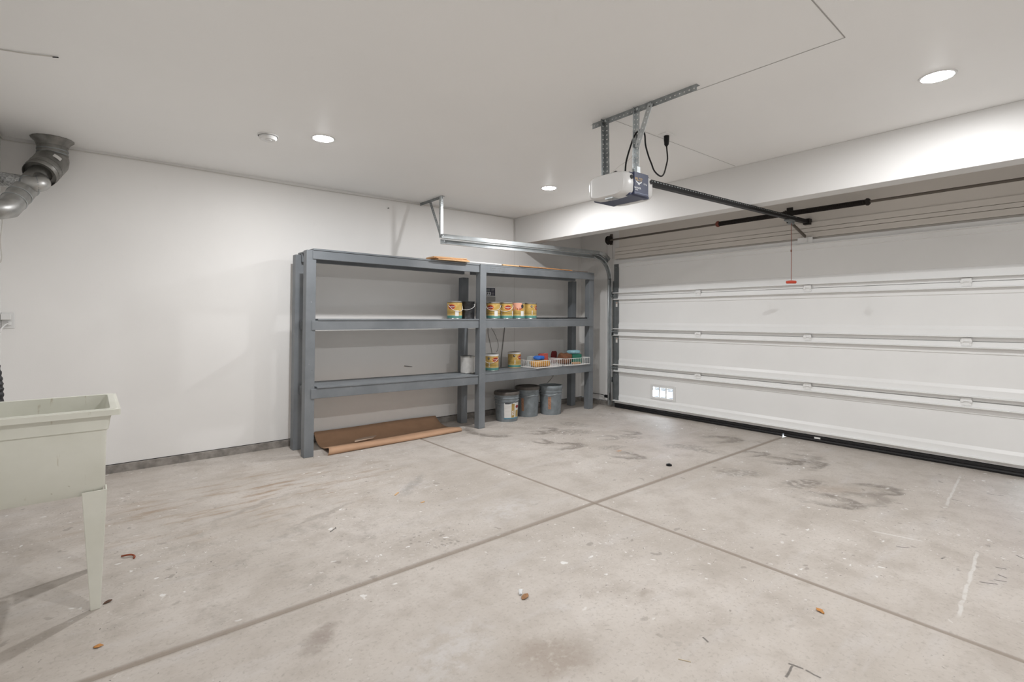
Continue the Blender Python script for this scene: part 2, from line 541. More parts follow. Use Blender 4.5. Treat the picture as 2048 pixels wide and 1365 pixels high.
ce = MB().box(XL-.1, XD+.12, YF-.1, YA+.1, ZC, ZC+.1)
def crack(x0, y0, x1, y1, w=.0028):
    d = Vector((x1-x0, y1-y0, 0)); n = Vector((-d.y, d.x, 0)).normalized()*w
    a, b = Vector((x0, y0, ZC-.0008)), Vector((x1, y1, ZC-.0008))
    ce.add([a-n, b-n, b+n, a+n], [(0, 1, 2, 3)], 1)
crack(2.10, .820, 2.725, .837); crack(2.725, .837, 2.70, 1.55); crack(2.70, 1.55, 2.63, 2.33); crack(2.70, 2.17, 4.31, 2.157, .0022)
structure(ce.build('ceiling', [M_CEIL, M_CRACK], weld=False), 'flat white painted garage ceiling with hairline seams')

wa = MB().box(XL-.1, XD+.12, YA, YA+.1, .070, ZC)
wa.box(XL-.1, XD+.12, YA+.012, YA+.1, .055, .070, 1)
for x in (4.335, 5.585):
    wa.box(x-.002, x+.002, YA-.0012, YA, .09, 2.21, 2)
structure(wa.build('wall_back', [M_WALL, M_RUBBER, M_SEAM], weld=False), 'white painted drywall behind the grey shelving')
structure(MB().box(XL-.1, XD, YA-.016, YA+.02, -.01, .064).build('baseboard_back', M_CURB, bevel=.004), 'rough grey concrete curb under the white back wall')
structure(MB().box(XL-.1, XL, YF, YA, 0, ZC).build('wall_left', M_WALL), 'white wall at the left end of the room')
structure(MB().box(XL-.1, XD+.12, YF-.1, YF, 0, ZC).build('wall_front', M_WALL), 'white wall behind the camera')
wr = MB()
wr.box(XD, XD+.12, 4.47, YA, .07, ZC)
wr.box(XD, XD+.12, YF, -.38, 0, ZC)
structure(wr.build('wall_right', M_WALL), 'white drywall around the garage door opening')
structure(MB().box(XD, XD+.12, -.38, 4.47, 2.02, ZC).build('wall_right_header', M_HEAD), 'aged off-white header wall above the garage door')
structure(MB().box(XD-.022, XD+.1, 4.475, YA-.016, -.01, .062).build('baseboard_right', M_CURB, bevel=.004), 'concrete curb beside the garage door track')
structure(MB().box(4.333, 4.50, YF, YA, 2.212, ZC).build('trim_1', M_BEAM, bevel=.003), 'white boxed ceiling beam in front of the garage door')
tr = MB()
tr.box(XD-.014, XD, -.45, 4.53, 2.160, 2.215); tr.box(XD-.020, XD, -.45, 4.53, 2.118, 2.156); tr.box(XD-.027, XD, -.45, 4.53, 2.060, 2.114)
structure(tr.build('trim_2', M_HEAD, bevel=.002), 'stepped off-white header boards above the garage door')

# ------------------------------------------------------------------ garage door
door = bpy.data.objects.new('door_1', None)
COL.objects.link(door)
door.location = (5.60, 0, 0)
structure(door, 'white sectional garage door with four ribbed steel sections')
DY0, DY1, DZ, DH = -.43, 4.524, .060, .495
SEC = [(DH, -.012), (DH-.004, .012), (DH-.044, .016), (DH-.047, .044), (DH-.053, .044), (DH-.056, .003), (DH-.100, .003), (DH-.104, -.006),
       (.128, -.006), (.100, .008), (.046, .008), (.044, .046), (.037, .046), (.034, .001), (.004, .001), (0, -.012)]
def section(k, holes=()):
    mb = MB()
    z0 = DZ+DH*k
    prof = SEC
    ys = sorted([DY0, DY1] + [y for h in holes for y in h[:2]])
    BK = .0345
    for a, b in zip(ys[:-1], ys[1:]):
        hole = next((h for h in holes if abs(h[0]-a) < 1e-6), None)
        for i in range(len(prof)-1):
            (za, oa), (zb, ob) = prof[i], prof[i+1]
            if hole and i == 7:
                for (u, w) in ((za, hole[3]), (hole[2], zb)):
                    mb.add([(-oa, a, z0+u), (-oa, b, z0+u), (-oa, b, z0+w), (-oa, a, z0+w)], [(0, 1, 2, 3)])
                    mb.add([(BK, a, z0+u), (BK, b, z0+u), (BK, b, z0+w), (BK, a, z0+w)], [(0, 1, 2, 3)])
                hz0, hz1 = z0+hole[2], z0+hole[3]
                mb.add([(-oa, a, hz0), (-oa, b, hz0), (-oa, b, hz1), (-oa, a, hz1), (BK, a, hz0), (BK, b, hz0), (BK, b, hz1), (BK, a, hz1)],
                       [(0, 1, 5, 4), (1, 2, 6, 5), (2, 3, 7, 6), (3, 0, 4, 7)])
                continue
            mb.add([(-oa, a, z0+za), (-oa, b, z0+za), (-ob, b, z0+zb), (-ob, a, z0+zb)], [(0, 1, 2, 3)])
            mb.add([(BK, a, z0+za), (BK, b, z0+za), (BK, b, z0+zb), (BK, a, z0+zb)], [(0, 1, 2, 3)])
        for (z, o) in (prof[0], prof[-1]):
            mb.add([(-o, a, z0+z), (-o, b, z0+z), (BK, b, z0+z), (BK, a, z0+z)], [(0, 1, 2, 3)])
    for y in (DY0, DY1):
        for i in range(len(prof)-1):
            (za, oa), (zb, ob) = prof[i], prof[i+1]
            mb.add([(-oa, y, z0+za), (-ob, y, z0+zb), (BK, y, z0+zb), (BK, y, z0+za)], [(0, 1, 2, 3)])
    return mb.build('section', M_DOOR, door)
VENTS = [(3.600, 3.895), (.155, .450)]
for k in range(4):
    section(k, [(a, b, .165, .290) for a, b in sorted(VENTS)] if k == 0 else ())
for (a, b) in VENTS:
    z0, z1 = DZ+.165, DZ+.290
    mb = MB()
    x0, x1 = -.006, .005
    mb.box(x0, x1, a-.036, a, z0-.030, z1+.030); mb.box(x0, x1, b, b+.036, z0-.030, z1+.030)
    mb.box(x0, x1, a, b, z0-.030, z0); mb.box(x0, x1, a, b, z1, z1+.030)
    w = (b-a)/3
    for i in (1, 2): mb.box(-.005, .02, a+w*i-.009, a+w*i+.009, z0, z1)
    g = mb.build('vent_grille', M_WHITEP, door, bevel=.0015)
    lm = MB()
    for zz in (z1-.008, z1-.024, z0+.008):
        lm.hexa([(.004, a, zz-.005), (.020, a, zz-.013), (.020, b, zz-.013), (.004, b, zz-.005), (.004, a, zz-.002), (.020, a, zz-.010), (.020, b, zz-.010), (.004, b, zz-.002)])
    lm.build('louvre', M_STILE, g)
for k in range(4):
    z0 = DZ+DH*k
    pl = MB().box(-.0105, .0, 4.446, 4.5225, z0+.047, z0+DH-.058)
    pl.box(-.0135, -.0105, 4.452, 4.458, z0+.045, z0+DH-.070)
    st = pl.build('end_stile', M_STILE, door, bevel=.001)
    for zz in (z0+.07, z0+DH-.10):
        MB().tube([(-.011, 4.484, zz), (-.017, 4.484, zz)], .006, 8).build('bolt', M_STEEL, st)
    if k in (1, 2):
        MB().box(-.0122, -.0108, 4.462, 4.492, z0+DH-.150, z0+DH-.085).build('warning_sticker', M_LABELW, st)['label'] = 'small white and orange warning sticker'
        MB().box(-.0128, -.0121, 4.464, 4.490, z0+DH-.105, z0+DH-.090).build('sticker_band', M_ORANGE, st)
def hinge(y, z, end=False):
    mb = MB()
    mb.box(-.022, -.010, y-.032, y+.032, z-.036, z+.030)
    mb.box(-.030, -.018, y-.036, y-.016, z-.010, z+.014); mb.box(-.030, -.018, y+.016, y+.036, z-.010, z+.014)
    mb.tube([(-.026, y-.038, z+.002), (-.026, y+.038, z+.002)], .006, 8)
    for dy in (-.018, .018): mb.tube([(-.020, y+dy, z-.024), (-.025, y+dy, z-.024)], .005, 6)
    return mb.build('hinge', M_STEELD if end else M_DOOR, door, bevel=.001)
for k in (1, 2, 3):
    z = DZ+DH*k
    for y in (3.252, 2.047, .835): hinge(y, z)
    hinge(4.484, z, True)
    MB().tube([(-.030, 4.47, z), (-.030, 4.545, z)], .005, 8).tube([(-.030, 4.545, z), (-.030, 4.555, z)], .020, 14).build('roller', M_STEEL, door)
sl = MB()
for a, b in ((-.43, 2.276), (2.292, 4.505)):
    sl.box(-.012, .020, a, b, .036, .060)
    sl.tube([(-.002, a, .018), (-.002, b, .018)], .018, 12)
    sl.box(-.018, -.010, a, b, .026, .034)
sl.box(-.012, .020, 2.276, 2.292, .030, .060)
sl.build('bottom_seal', M_RUBBER, door)
MB().box(-.019, -.0125, 1.930, 1.985, .034, .050).build('seal_patch', M_WHITEP, door)['label'] = 'short pale patch of tape on the black seal'
mb = MB().box(-.024, -.013, 2.00, 2.14, DZ+3*DH+.452, DZ+4*DH+.02)
mb.box(-.05, -.024, 2.045, 2.055, DZ+4*DH-.03, DZ+4*DH+.012)
mb.build('opener_bracket', M_DOOR, door, bevel=.001)
# ------------------------------------------------------------------ door track on the left
TY = 4.556
track_toe = .053
track = thing('door_track', 'bright galvanized door track curving up beside the garage door', 'door track', (5.53, TY, 0))
def sweep(path, prof, name, m, parent, solid=.0022, toe=False):
    vs, fs = [], []
    for i, (x, z) in enumerate(path):
        a = Vector(path[max(i-1, 0)]); b = Vector(path[min(i+1, len(path)-1)])
        t = (b-a).normalized()
        n = Vector((-t.y, t.x))
        for (u, w) in prof: vs.append((x+n.x*u, w+(track_toe*max(0, -R-x) if toe else 0), z+n.y*u))
    k = len(prof)
    for i in range(len(path)-1):
        for j in range(k-1): fs.append((i*k+j, i*k+j+1, (i+1)*k+j+1, (i+1)*k+j))
    return MB().add(vs, fs).build(name, m, parent, smooth=True, solid=solid)
PC = [(-.018, -.014), (-.025, -.014), (-.025, .012), (.025, .012), (.025, -.014), (.018, -.014)]
R = .30
ZT = 2.068
arc = [(-R+R*math.cos(a), ZT-R+R*math.sin(a)) for a in [PI/2*i/14 for i in range(15)]]
sweep([(0, .03)]+[(0, .6), (0, 1.2)]+arc[:1], PC, 'vertical_track', M_TRACK, track)
sweep(arc, PC, 'curved_track', M_STEEL, track)
HX = -2.642
sweep([(-R, ZT), (-1.4, ZT), (HX, ZT-.004)], PC, 'horizontal_track', M_TRACK, track, toe=True)
PA = [(-.022, .010), (-.022, -.014), (-.018, -.014), (.022, -.014), (.022, .014)]
sweep([(HX, ZT+.055), (-1.4, ZT+.058), (-.22, ZT+.06)], PA, 'reinforcing_angle', M_TRACK, track, toe=True)
sweep([(-.22, ZT+.06), (-.10, ZT+.045), (-.01, ZT-.02)], PA, 'flag_angle', M_STEEL, track)
gp = [(-.40, ZT+.03), (-.20, ZT+.04), (-.02, ZT-.03), (-.02, ZT-.06), (-.13, ZT-.07), (-.24, ZT-.01)]
MB().prism(gp, lambda u, v, d: (u, d, v), .004, .007).build('gusset_plate', M_STILE, track)
for z in (.35, 1.0, 1.55):
    MB().box(-.02, .102, .014, .018, z, z+.05).box(.098, .102, -.01, .05, z-.01, z+.06).build('wall_bracket', M_STEELD, track)
MB().box(.045, .100, -.028, -.022, .02, 1.75).build('jamb_angle', M_STILE, track)
hx, hy = HX+.03, track_toe*(-R-HX)
CZ = ZC-.0005
MB().angle_iron((hx, hy+.015, CZ), (hx, YA-TY-.005, CZ), (0, 0, -1), (1, 0, 0), step=.024, hole=.0045, width=.030).build('ceiling_angle', M_STEELD, track)
MB().angle_iron((hx-.020, hy+.022, CZ-.003), (hx-.020, hy+.022, ZT+.04), (1, 0, 0), (0, 1, 0), step=.024, hole=.0045, width=.030).build('drop_angle', M_STEEL, track)
MB().perforated((hx-.024, hy+.26, CZ-.03), Vector((0, .030-.26, ZT+.050-CZ+.03)), (1, 0, 0), math.hypot(.23, CZ-.03-ZT-.050), .030, step=.024, hole=.0045).build('diagonal_brace', M_STEELD, track)
for x, z in ((HX+.02, ZT+.06), (HX+.03, ZT+.002), (HX+.12, ZT+.06)):
    MB().tube([(x, hy-.020, z), (x, hy-.010, z)], .007, 6).build('bolt', M_STEELD, track)
# ------------------------------------------------------------------ torsion spring over the door
tors = thing('torsion_spring_assembly', 'dark torsion spring on steel shaft above the garage door', 'spring', (5.525, 2.235, 2.318))
MB().tube([(0, -2.60, 0), (0, 2.385, 0)], .0125, 12).build('shaft', M_SHAFT, tors, smooth=True)
def spring(y0, y1):
    n = 90
    mb = MB()
    prof = []
    N = int((y1-y0)/.0085)
    for i in range(N):
        y = y0+(y1-y0)*i/N
        prof += [(.0235, y), (.0265, y+.002), (.0265, y+.0055), (.0235, y+.0075)]
    vs, fs = [], []
    m = 12
    for (r, y) in prof:
        for k in range(m): vs.append((r*math.cos(2*PI*k/m), y, r*math.sin(2*PI*k/m)))
    for i in range(len(prof)-1):
        for k in range(m): fs.append((i*m+k, i*m+(k+1) % m, (i+1)*m+(k+1) % m, (i+1)*m+k))
    return mb.add(vs, fs).build('spring', M_SPRING, tors)
spring(-.70, -.02); spring(.03, .72)
for y, m in ((-.72, M_SPRING), (.735, M_REDDK)):
    MB().tube([(0, y-.02, 0), (0, y-.008, 0), (0, y+.008, 0), (0, y+.02, 0)], [.024, .034, .034, .024], 14).build('winding_cone', m, tors)
cb = MB().box(-.012, .108, -.004, .004, -.035, .035).box(.100, .109, -.03, .03, -.08, .08)
cb.tube([(0, -.02, 0), (0, .02, 0)], .030, 14)
cb.build('center_bracket', M_SPRING, tors)
dr = MB().tube([(0, 2.300, 0), (0, 2.306, 0), (0, 2.308, 0), (0, 2.335, 0), (0, 2.337, 0), (0, 2.345, 0)], [.060, .060, .048, .048, .060, .060], 24)
dr.build('cable_drum', M_SPRING, tors, smooth=True)
MB().box(-.02, .108, 2.352, 2.357, -.03, .045).box(.10, .109, 2.345, 2.39, -.05, .10).build('end_bearing_plate', M_SHAFT, tors)
MB().tube([(-.048, 2.322, 0), (.030, 2.322, -2.24)], .002, 6).build('lift_cable', M_GREYW, tors)
MB().tube([(.048, 2.312, 0), (.052, 2.300, -.26)], .002, 6).build('cable_end', M_GREYW, tors)

# ------------------------------------------------------------------ garage door opener
op = thing('garage_door_opener', 'white and slate blue opener motor with long black rail', 'garage door opener', (2.605, 2.055, 1.99))
core = MB()
core.box(-.095, .105, -.142, .142, .004, .146)
core.build('housing', M_BLUEP, op, bevel=.006)
def cap(x0, x1, sgn, name):
    """rounded shell at one end of the motor"""
    vs, fs = [], []
    nu = 22
    secs = 8
    for i in range(secs+1):
        f = i/secs
        x = x0+(x1-x0)*f
        sh = math.sqrt(max(0, 1-(f**2.6)))*.16+.84 if i < secs else .84
        hy, hz = .152*sh, .078*sh
        for k in range(nu):
            a = 2*PI*k/nu
            ca, sa = math.cos(a), math.sin(a)
            e = .42
            y = hy*math.copysign(abs(ca)**e, ca)
            z = .078+hz*math.copysign(abs(sa)**e, sa)
            vs.append((x, y, z))
    for i in range(secs):
        for k in range(nu): fs.append((i*nu+k, i*nu+(k+1) % nu, (i+1)*nu+(k+1) % nu, (i+1)*nu+k))
    fs.append(tuple(range(nu))); fs.append(tuple(secs*nu+k for k in range(nu)))
    return MB().add(vs, fs).build(name, M_CAP, op, smooth=True)
capA = cap(-.070, -.150, -1, 'light_cover')
capB = cap(.080, .150, 1, 'light_cover')
for (x, c) in ((-.086, capA), (.112, capB)):
    MB().tube([(x, -.1535, .112), (x, -.147, .112)], [.013, .013], 14).build('screw_recess', M_BLACK, c)
mb = MB().box(-.066, .076, -.1565, -.1425, .010, .148)
lp = mb.build('side_panel', M_BLUEP, op, bevel=.002)
MB().box(-.066, .076, -.1575, -.156, .020, .024).build('panel_ridge', M_WINK, lp).data.materials[0] = mat('pale_blue_ridge', (.20, .23, .33), .4)
def flat_text(s, size, cx, cz, y, m, name, parent, bold=False):
    vs, fs = text_geo(s, size, bold)
    return MB().add([(cx+x, y, cz+z) for x, z, _ in vs], fs).build(name, m, parent, weld=False)
flat_text('PILOT', .029, -.022, .104, -.1568, M_GOLD, 'lettering', lp)
flat_text('RAYNOR', .016, -.034, .051, -.1568, M_WINK, 'lettering', lp, True)
flat_text('OPENER', .008, -.045, .039, -.1568, M_WINK, 'lettering', lp, True)
flat_text('1/2 hp', .014, .043, .084, -.1568, M_WINK, 'lettering', lp, True)
wing = [(-.030, .012), (-.020, .010), (-.008, .003), (0, .004), (.008, .003), (.020, .010), (.030, .012), (.024, .003), (.012, -.004), (.006, -.005), (.010, -.013), (.006, -.014),
        (.002, -.007), (-.002, -.007), (-.006, -.014), (-.010, -.013), (-.006, -.005), (-.012, -.004), (-.024, .003)]
MB().prism(wing, lambda u, v, d: (-.022+u*1.05, d, .083+v*.95), -.1572, -.1566).build('winged_emblem', M_WINK, lp)
MB().box(-.135, -.075, -.045, .015, -.004, .004).build('light_tab', M_STEEL, op)
MB().tube([(-.11, -.03, 0), (-.12, -.035, -.008), (-.14, -.05, -.022), (-.155, -.04, -.024), (-.165, -.03, -.020)], .0012, 6).build('antenna_wire', M_GREYW, op)
for y in (-.120, .120):
    mb = MB().box(-.06, .03, y-.025, y+.025, .145, .149).box(-.02, .012, y-.022, y-.018, .149, .19)
    mb.build('mounting_bracket', M_STEEL, op)
MB().tube([(-.07, .02, .148), (-.03, .02, .166), (.01, .02, .148)], [.012, .03, .012], 12).build('sprocket_cover', M_BLACK, op, smooth=True)
def rail_pt(x): return .168+(x-.15)*.0215
x0, x1 = .02, 2.965
rl = MB()
for (ya, yb, za, zb) in ((-.020, .020, -.018, -.014), (-.020, -.016, -.014, .014), (.016, .020, -.014, .014), (-.020, .020, .014, .018)):
    rl.hexa([(x0, ya, rail_pt(x0)+za), (x1, ya, rail_pt(x1)+za), (x1, yb, rail_pt(x1)+za), (x0, yb, rail_pt(x0)+za),
             (x0, ya, rail_pt(x0)+zb), (x1, ya, rail_pt(x1)+zb), (x1, yb, rail_pt(x1)+zb), (x0, yb, rail_pt(x0)+zb)])
rail = rl.build('rail', M_BLACK, op)
ch = MB()
N = 74
for i in range(N):
    x = .16+(2.70-.16)*i/N
    ch.box(x, x+.018, -.0225, -.0205, rail_pt(x)+.005, rail_pt(x)+.011)
ck = ch.build('chain', M_STEELD, rail); ck['kind'] = 'stuff'
hb = MB().box(2.965, 3.028, -.03, .03, rail_pt(2.96)-.028, rail_pt(2.96)+.03)
hb.build('header_bracket', M_SPRING, op)
tx = 2.60
tz = rail_pt(tx)
tl = MB().box(tx-.10, tx+.03, -.026, .026, tz-.040, tz-.023).box(tx-.03, tx+.03, -.02, .02, tz-.062, tz-.040)
tl.build('trolley', M_STEELD, op, bevel=.002)
ax0, az0, ax1, az1 = tx+.01, tz-.05, 2.945, .075
dd = Vector((ax1-ax0, 0, az1-az0)); dn = Vector((-dd.z, 0, dd.x)).normalized()*.014
am = MB()
pa, pb = Vector((ax0, 0, az0)), Vector((ax1, 0, az1))
am.hexa([pa-dn+Vector((0, -.006, 0)), pb-dn+Vector((0, -.006, 0)), pb-dn+Vector((0, .006, 0)), pa-dn+Vector((0, .006, 0)),
         pa+dn+Vector((0, -.006, 0)), pb+dn+Vector((0, -.006, 0)), pb+dn+Vector((0, .006, 0)), pa+dn+Vector((0, .006, 0))])
am.build('door_arm', M_SHAFT, op)
# release cord hanging from the trolley
rc = thing('release_cord', 'thin red release cord with red handle hanging from opener rail', 'pull cord', (5.145, 2.03, 1.585))
MB().tube([(0, 0, .02), (.002, 0, .30), (0, 0, .565)], .0028, 6).build('cord', M_CORDR, rc)
MB().tube([(0, 0, .29), (0, 0, .31)], .006, 6).build('knot', M_CORDR, rc)
MB().tube([(-.045*.62, .045*.78, 0), (-.040*.62, .040*.78, 0), (0, 0, .002), (.040*.62, -.040*.78, 0), (.045*.62, -.045*.78, 0)], [.008, .014, .016, .014, .008], 10).build('handle', M_RED, rc, smooth=True)

# hanger for the opener
hg = thing('opener_hanger', 'perforated angle iron frame hanging opener motor from ceiling', 'bracket', (2.62, 1.92, ZC))
MB().angle_iron((0, .385, -.001), (0, -.385, -.001), (0, 0, -1), (1, 0, 0), step=.031, hole=.0055, width=.036).build('ceiling_angle', M_STEELD, hg)
L1, L2 = (.0, .282), (.0, .030)
MB().angle_iron((.005, L1[1], -.006), (-.012, .262, -.430), (0, -1, 0), (-1, 0, 0), step=.031, hole=.0052, width=.036).build('drop_leg', M_STEELD, hg)
MB().angle_iron((.005, L2[1], -.006), (-.012, .024, -.430), (0, -1, 0), (-1, 0, 0), step=.031, hole=.0048, width=.028).build('drop_leg', M_STEEL, hg)
MB().angle_iron((-.008, -.070, -.012), (-.020, .020, -.255), (0, -1, 0), (1, 0, 0), step=.031, hole=.0052, width=.036).build('diagonal_brace', M_STEEL, hg)
for y in (.264, .012, -.085):
    MB().tube([(-.012, y, -.020), (.010, y, -.020)], .009, 6).build('bolt', M_STEEL, hg)
# power cord
pc = thing('power_cord', 'black power cord looping from opener motor to ceiling outlet', 'cord', (3.19, 2.105, ZC-.07))
def spline(pts, n=6):
    P = [Vector(p) for p in pts]
    out = []
    for i in range(len(P)-1):
        p0, p1, p2, p3 = P[max(i-1, 0)], P[i], P[i+1], P[min(i+2, len(P)-1)]
        for k in range(n):
            u = k/n
            out.append(.5*((2*p1)+(-p0+p2)*u+(2*p0-5*p1+4*p2-p3)*u*u+(-p0+3*p1-3*p2+p3)*u**3))
    out.append(P[-1])
    return out
org = Vector((3.19, 2.105, ZC-.07))
cp = [(2.56, 1.985, 2.135), (2.565, 1.98, 2.22), (2.59, 1.965, 2.32), (2.605, 1.945, 2.385), (2.635, 1.928, 2.418), (2.684, 1.930, 2.407), (2.702, 1.935, 2.342), (2.747, 1.945, 2.284), (2.794, 1.955, 2.245), (2.843, 1.970, 2.215), (2.910, 1.985, 2.201), (2.972, 2.0, 2.206), (3.032, 2.02, 2.240), (3.101, 2.05, 2.308), (3.157, 2.075, 2.378), (3.185, 2.098, 2.450), (3.19, 2.105, 2.487)]
MB().tube([p-org for p in spline(cp)], .0052, 8).build('cable', M_BLACK, pc, smooth=True)
MB().tube([(0, 0, -.012), (0, 0, .0), (0, 0, .035), (0, 0, .064)], [.008, .016, .019, .019], 12).build('plug', M_BLACK, pc, smooth=True)
ot = thing('ceiling_outlet', 'small white outlet plate on ceiling above black plug', 'outlet', (3.19, 2.105, ZC))
MB().box(-.058, .058, -.036, .036, -.005, 0).build('cover_plate', M_CEIL, ot, bevel=.002)
MB().lathe([(0, -.0075), (.022, -.0075), (.022, -.005)], 20).build('socket', M_CEIL, ot)
bw = tag(MB().tube([p-Vector((2.62, 1.9, 2.2)) for p in spline([(2.49, 2.06, 2.14), (2.55, 2.02, 2.20), (2.60, 1.96, 2.26), (2.615, 1.945, 2.40), (2.63, 1.94, 2.555)])], .0018, 6).build('bell_wire', M_CABLE), 'thin white wire twisted up the opener hanger leg', 'wire')
bw.location = (2.62, 1.9, 2.2)

# ------------------------------------------------------------------ ceiling lights, smoke detector
def ceiling_light(x, y, label):
    t = thing('ceiling_light', label, 'ceiling light', (x, y, ZC), 0, 'recessed ceiling lights')
    MB().lathe([(.070, -.003), (.073, -.005), (.082, -.004), (.084, 0)], 40).build('trim_ring', M_WHITEP, t, smooth=True)
    MB().lathe([(0, -.0105), (.020, -.0103), (.040, -.0092)], 40, mi=1).lathe([(.040, -.0092), (.052, -.0078), (.063, -.0058), (.070, -.0030)], 40).build('lens', [M_LENS, M_LENSC], t, smooth=True)
ceiling_light(1.311, 3.755, 'round lit ceiling light beside the white smoke detector')
ceiling_light(3.578, 3.728, 'round lit ceiling light nearest the beam and the shelving corner')
ceiling_light(3.551, .650, 'round lit ceiling light at right, nearest the camera')
ceiling_light(1.311, .650, 'round ceiling light added for fill, unseen behind and above the camera')  # lamp added out of view for fill, completing the ceiling grid
sd = thing('smoke_detector', 'round white smoke detector on the ceiling', 'smoke detector', (.982, 3.948, ZC))
MB().lathe([(.070, 0), (.070, -.008), (.066, -.010)], 36).build('base', M_WHITEP, sd, smooth=True)
MB().lathe([(.060, -.010), (.061, -.024), (.050, -.034), (0, -.036)], 36).build('cover', M_WHITEP, sd, smooth=True)
MB().lathe([(.012, -.0365), (.020, -.038), (.024, -.0355)], 20, (.0, -.01, 0)).build('test_button', M_WHITEP, sd, smooth=True)

# ------------------------------------------------------------------ storage shelving
rack = thing('storage_shelf', 'long grey painted lumber storage shelf against the white wall', 'shelf', (3.36, 4.84, 0))
RX, RY = 3.36, 4.84
LEAN = .014
def post(x, y, h):
    s = LEAN*h
    mb = MB().hexa([(x-RX, y-RY, 0), (x+.086-RX, y-RY, 0), (x+.086-RX, y+.086-RY, 0), (x-RX, y+.086-RY, 0),
                    (x+s-RX, y-RY, h), (x+.086+s-RX, y-RY, h), (x+.086+s-RX, y+.086-RY, h), (x+s-RX, y+.086-RY, h)])
    return mb.build('post', M_LUM, rack, bevel=.004)
post(1.445, 4.630, 1.852); post(3.332, 4.604, 1.848); post(5.195, 4.640, 1.765)
post(1.452, 4.970, 1.842); post(3.345, 4.975, 1.72); post(5.205, 4.975, 1.76)
def slab(name, xa, xb, ya, yb, za, zb, h, bev=.003):
    """a plank whose top runs from za at xa to zb at xb"""
    return MB().hexa([(xa-RX, ya-RY, za-h), (xb-RX, ya-RY, zb-h), (xb-RX, yb-RY, zb-h), (xa-RX, yb-RY, za-h),
                      (xa-RX, ya-RY, za), (xb-RX, ya-RY, zb), (xb-RX, yb-RY, zb), (xa-RX, yb-RY, za)]).build(name, M_LUM, rack, bevel=bev)
LEV = {'top': ((1.850, 1.832), (1.834, 1.840), .078), 'mid': ((1.220, 1.214), (1.214, 1.216), .085), 'low': ((.608, .586), (.598, .600), .088)}
for lev, (L, Rr, h) in LEV.items():
    dx = LEAN*L[0]
    xl0 = 1.497+dx
    xr1 = (5.288 if lev == 'top' else 5.235+dx*.6)
    slab('front_rail', xl0, 3.330+dx, 4.622, 4.654, L[0], L[1], h)
    slab('front_rail', 3.420+dx, xr1, 4.618, 4.650, Rr[0], Rr[1], h)
    slab('back_rail', 1.50+dx, 3.34+dx, 4.931, 4.969, L[0], L[1], h)
    slab('back_rail', 3.44+dx, 5.25, 4.931, 4.969, Rr[0], Rr[1], h)
    slab('shelf_board', (1.55 if lev != 'top' else 1.50)+dx, 3.330+dx, 4.616, 5.06, L[0]+.0165, L[1]+.0165, .016, .002)
    if lev == 'top': slab('shelf_board', 3.31+dx, 3.43+dx, 4.705, 5.06, Rr[0]+.0160, Rr[0]+.0160, .015, .001)
    slab('shelf_board', 3.424+dx, xr1-.004 if lev == 'top' else 5.188, 4.616, 5.06, Rr[0]+.0165, Rr[1]+.0165, .016, .002)
    for x in (2.05, 2.75, 3.95, 4.65):
        z = (L[0]+(L[1]-L[0])*(x-1.5)/1.85 if x < 3.3 else Rr[0])
        slab('cross_brace', x, x+.036, 4.645, 4.928, z-.001, z-.001, h-.03, .002)
for y in (4.66,):
    pass
def board_z(lev, x):
    L, Rr, _ = LEV[lev]
    (a, b), x0, x1 = (L, 1.52, 3.35) if x < 3.36 else (Rr, 3.44, 5.20)
    return a+(b-a)*min(1, max(0, (x-x0)/(x1-x0)))+.0172
LOWZ_R = .6172

# boards lying on top
def plank(name, cx, cy, z, lx, ly, h, rz, m, label, group):
    o = MB().box(-lx/2, lx/2, -ly/2, ly/2, 0, h).build(name, m, None, bevel=.001)
    o.location = (cx, cy, z); o.rotation_euler = (0, 0, rz)
    return tag(o, label, 'board', group)
G = 'loose wood boards on top of the shelf'
plank('wood_board', 2.99, 4.665, 1.8555, .40, .19, .012, .0, M_WOOD2, 'pale plywood board at the bottom of left stack on grey shelf', G)
plank('wood_board', 2.965, 4.672, 1.8685, .42, .20, .011, .05, M_WOOD, 'orange plywood board in the middle of left stack on grey shelf', G)
plank('wood_board', 2.96, 4.680, 1.8805, .40, .19, .010, -.06, M_WOOD2, 'tan plywood board topping the left stack on grey shelf', G)
plank('wood_board', 3.81, 4.68, 1.8535, .24, .14, .014, -.02, M_WOOD2, 'short pale board at left of the right pile on grey shelf', G)
plank('wood_board', 4.395, 4.695, 1.8572, .91, .17, .012, .01, M_WOOD, 'long orange board lying flat over right half of grey shelf', G)
plank('wood_board', 5.02, 4.70, 1.8578, .28, .16, .006, .02, mat('thin_brown_board', (.22, .13, .08), .7), 'thin dark brown board near right end of grey shelf', G)
wt = tag(MB().tube([(-.245, 0, 0), (.245, 0, 0)], .009, 12).build('plastic_pipe', M_WHITEP, None, smooth=True), 'thin white pipe lying between boards on top of the shelf', 'pipe')
wt.location = (3.44, 4.645, 1.8645)
# faint pencil scribble on the front of the top rail
sc = MB()
random.seed(3)
for row in range(2):
    x = 3.50
    while x < 3.72:
        w = random.uniform(.006, .014)
        h = random.uniform(.006, .016)
        z = 1.806-row*.026
        sc.tube([(x, 0, z), (x+w*.5, 0, z+h), (x+w, 0, z+h*.3)], .0009, 4)
        x += w+random.choice((.002, .002, .010))
o = sc.build('pencil_scribble', M_GREYW, rack)
o.location = (-RX, 4.6175-RY, 0)
o['label'] = 'faint pencil scribble on the top rail'

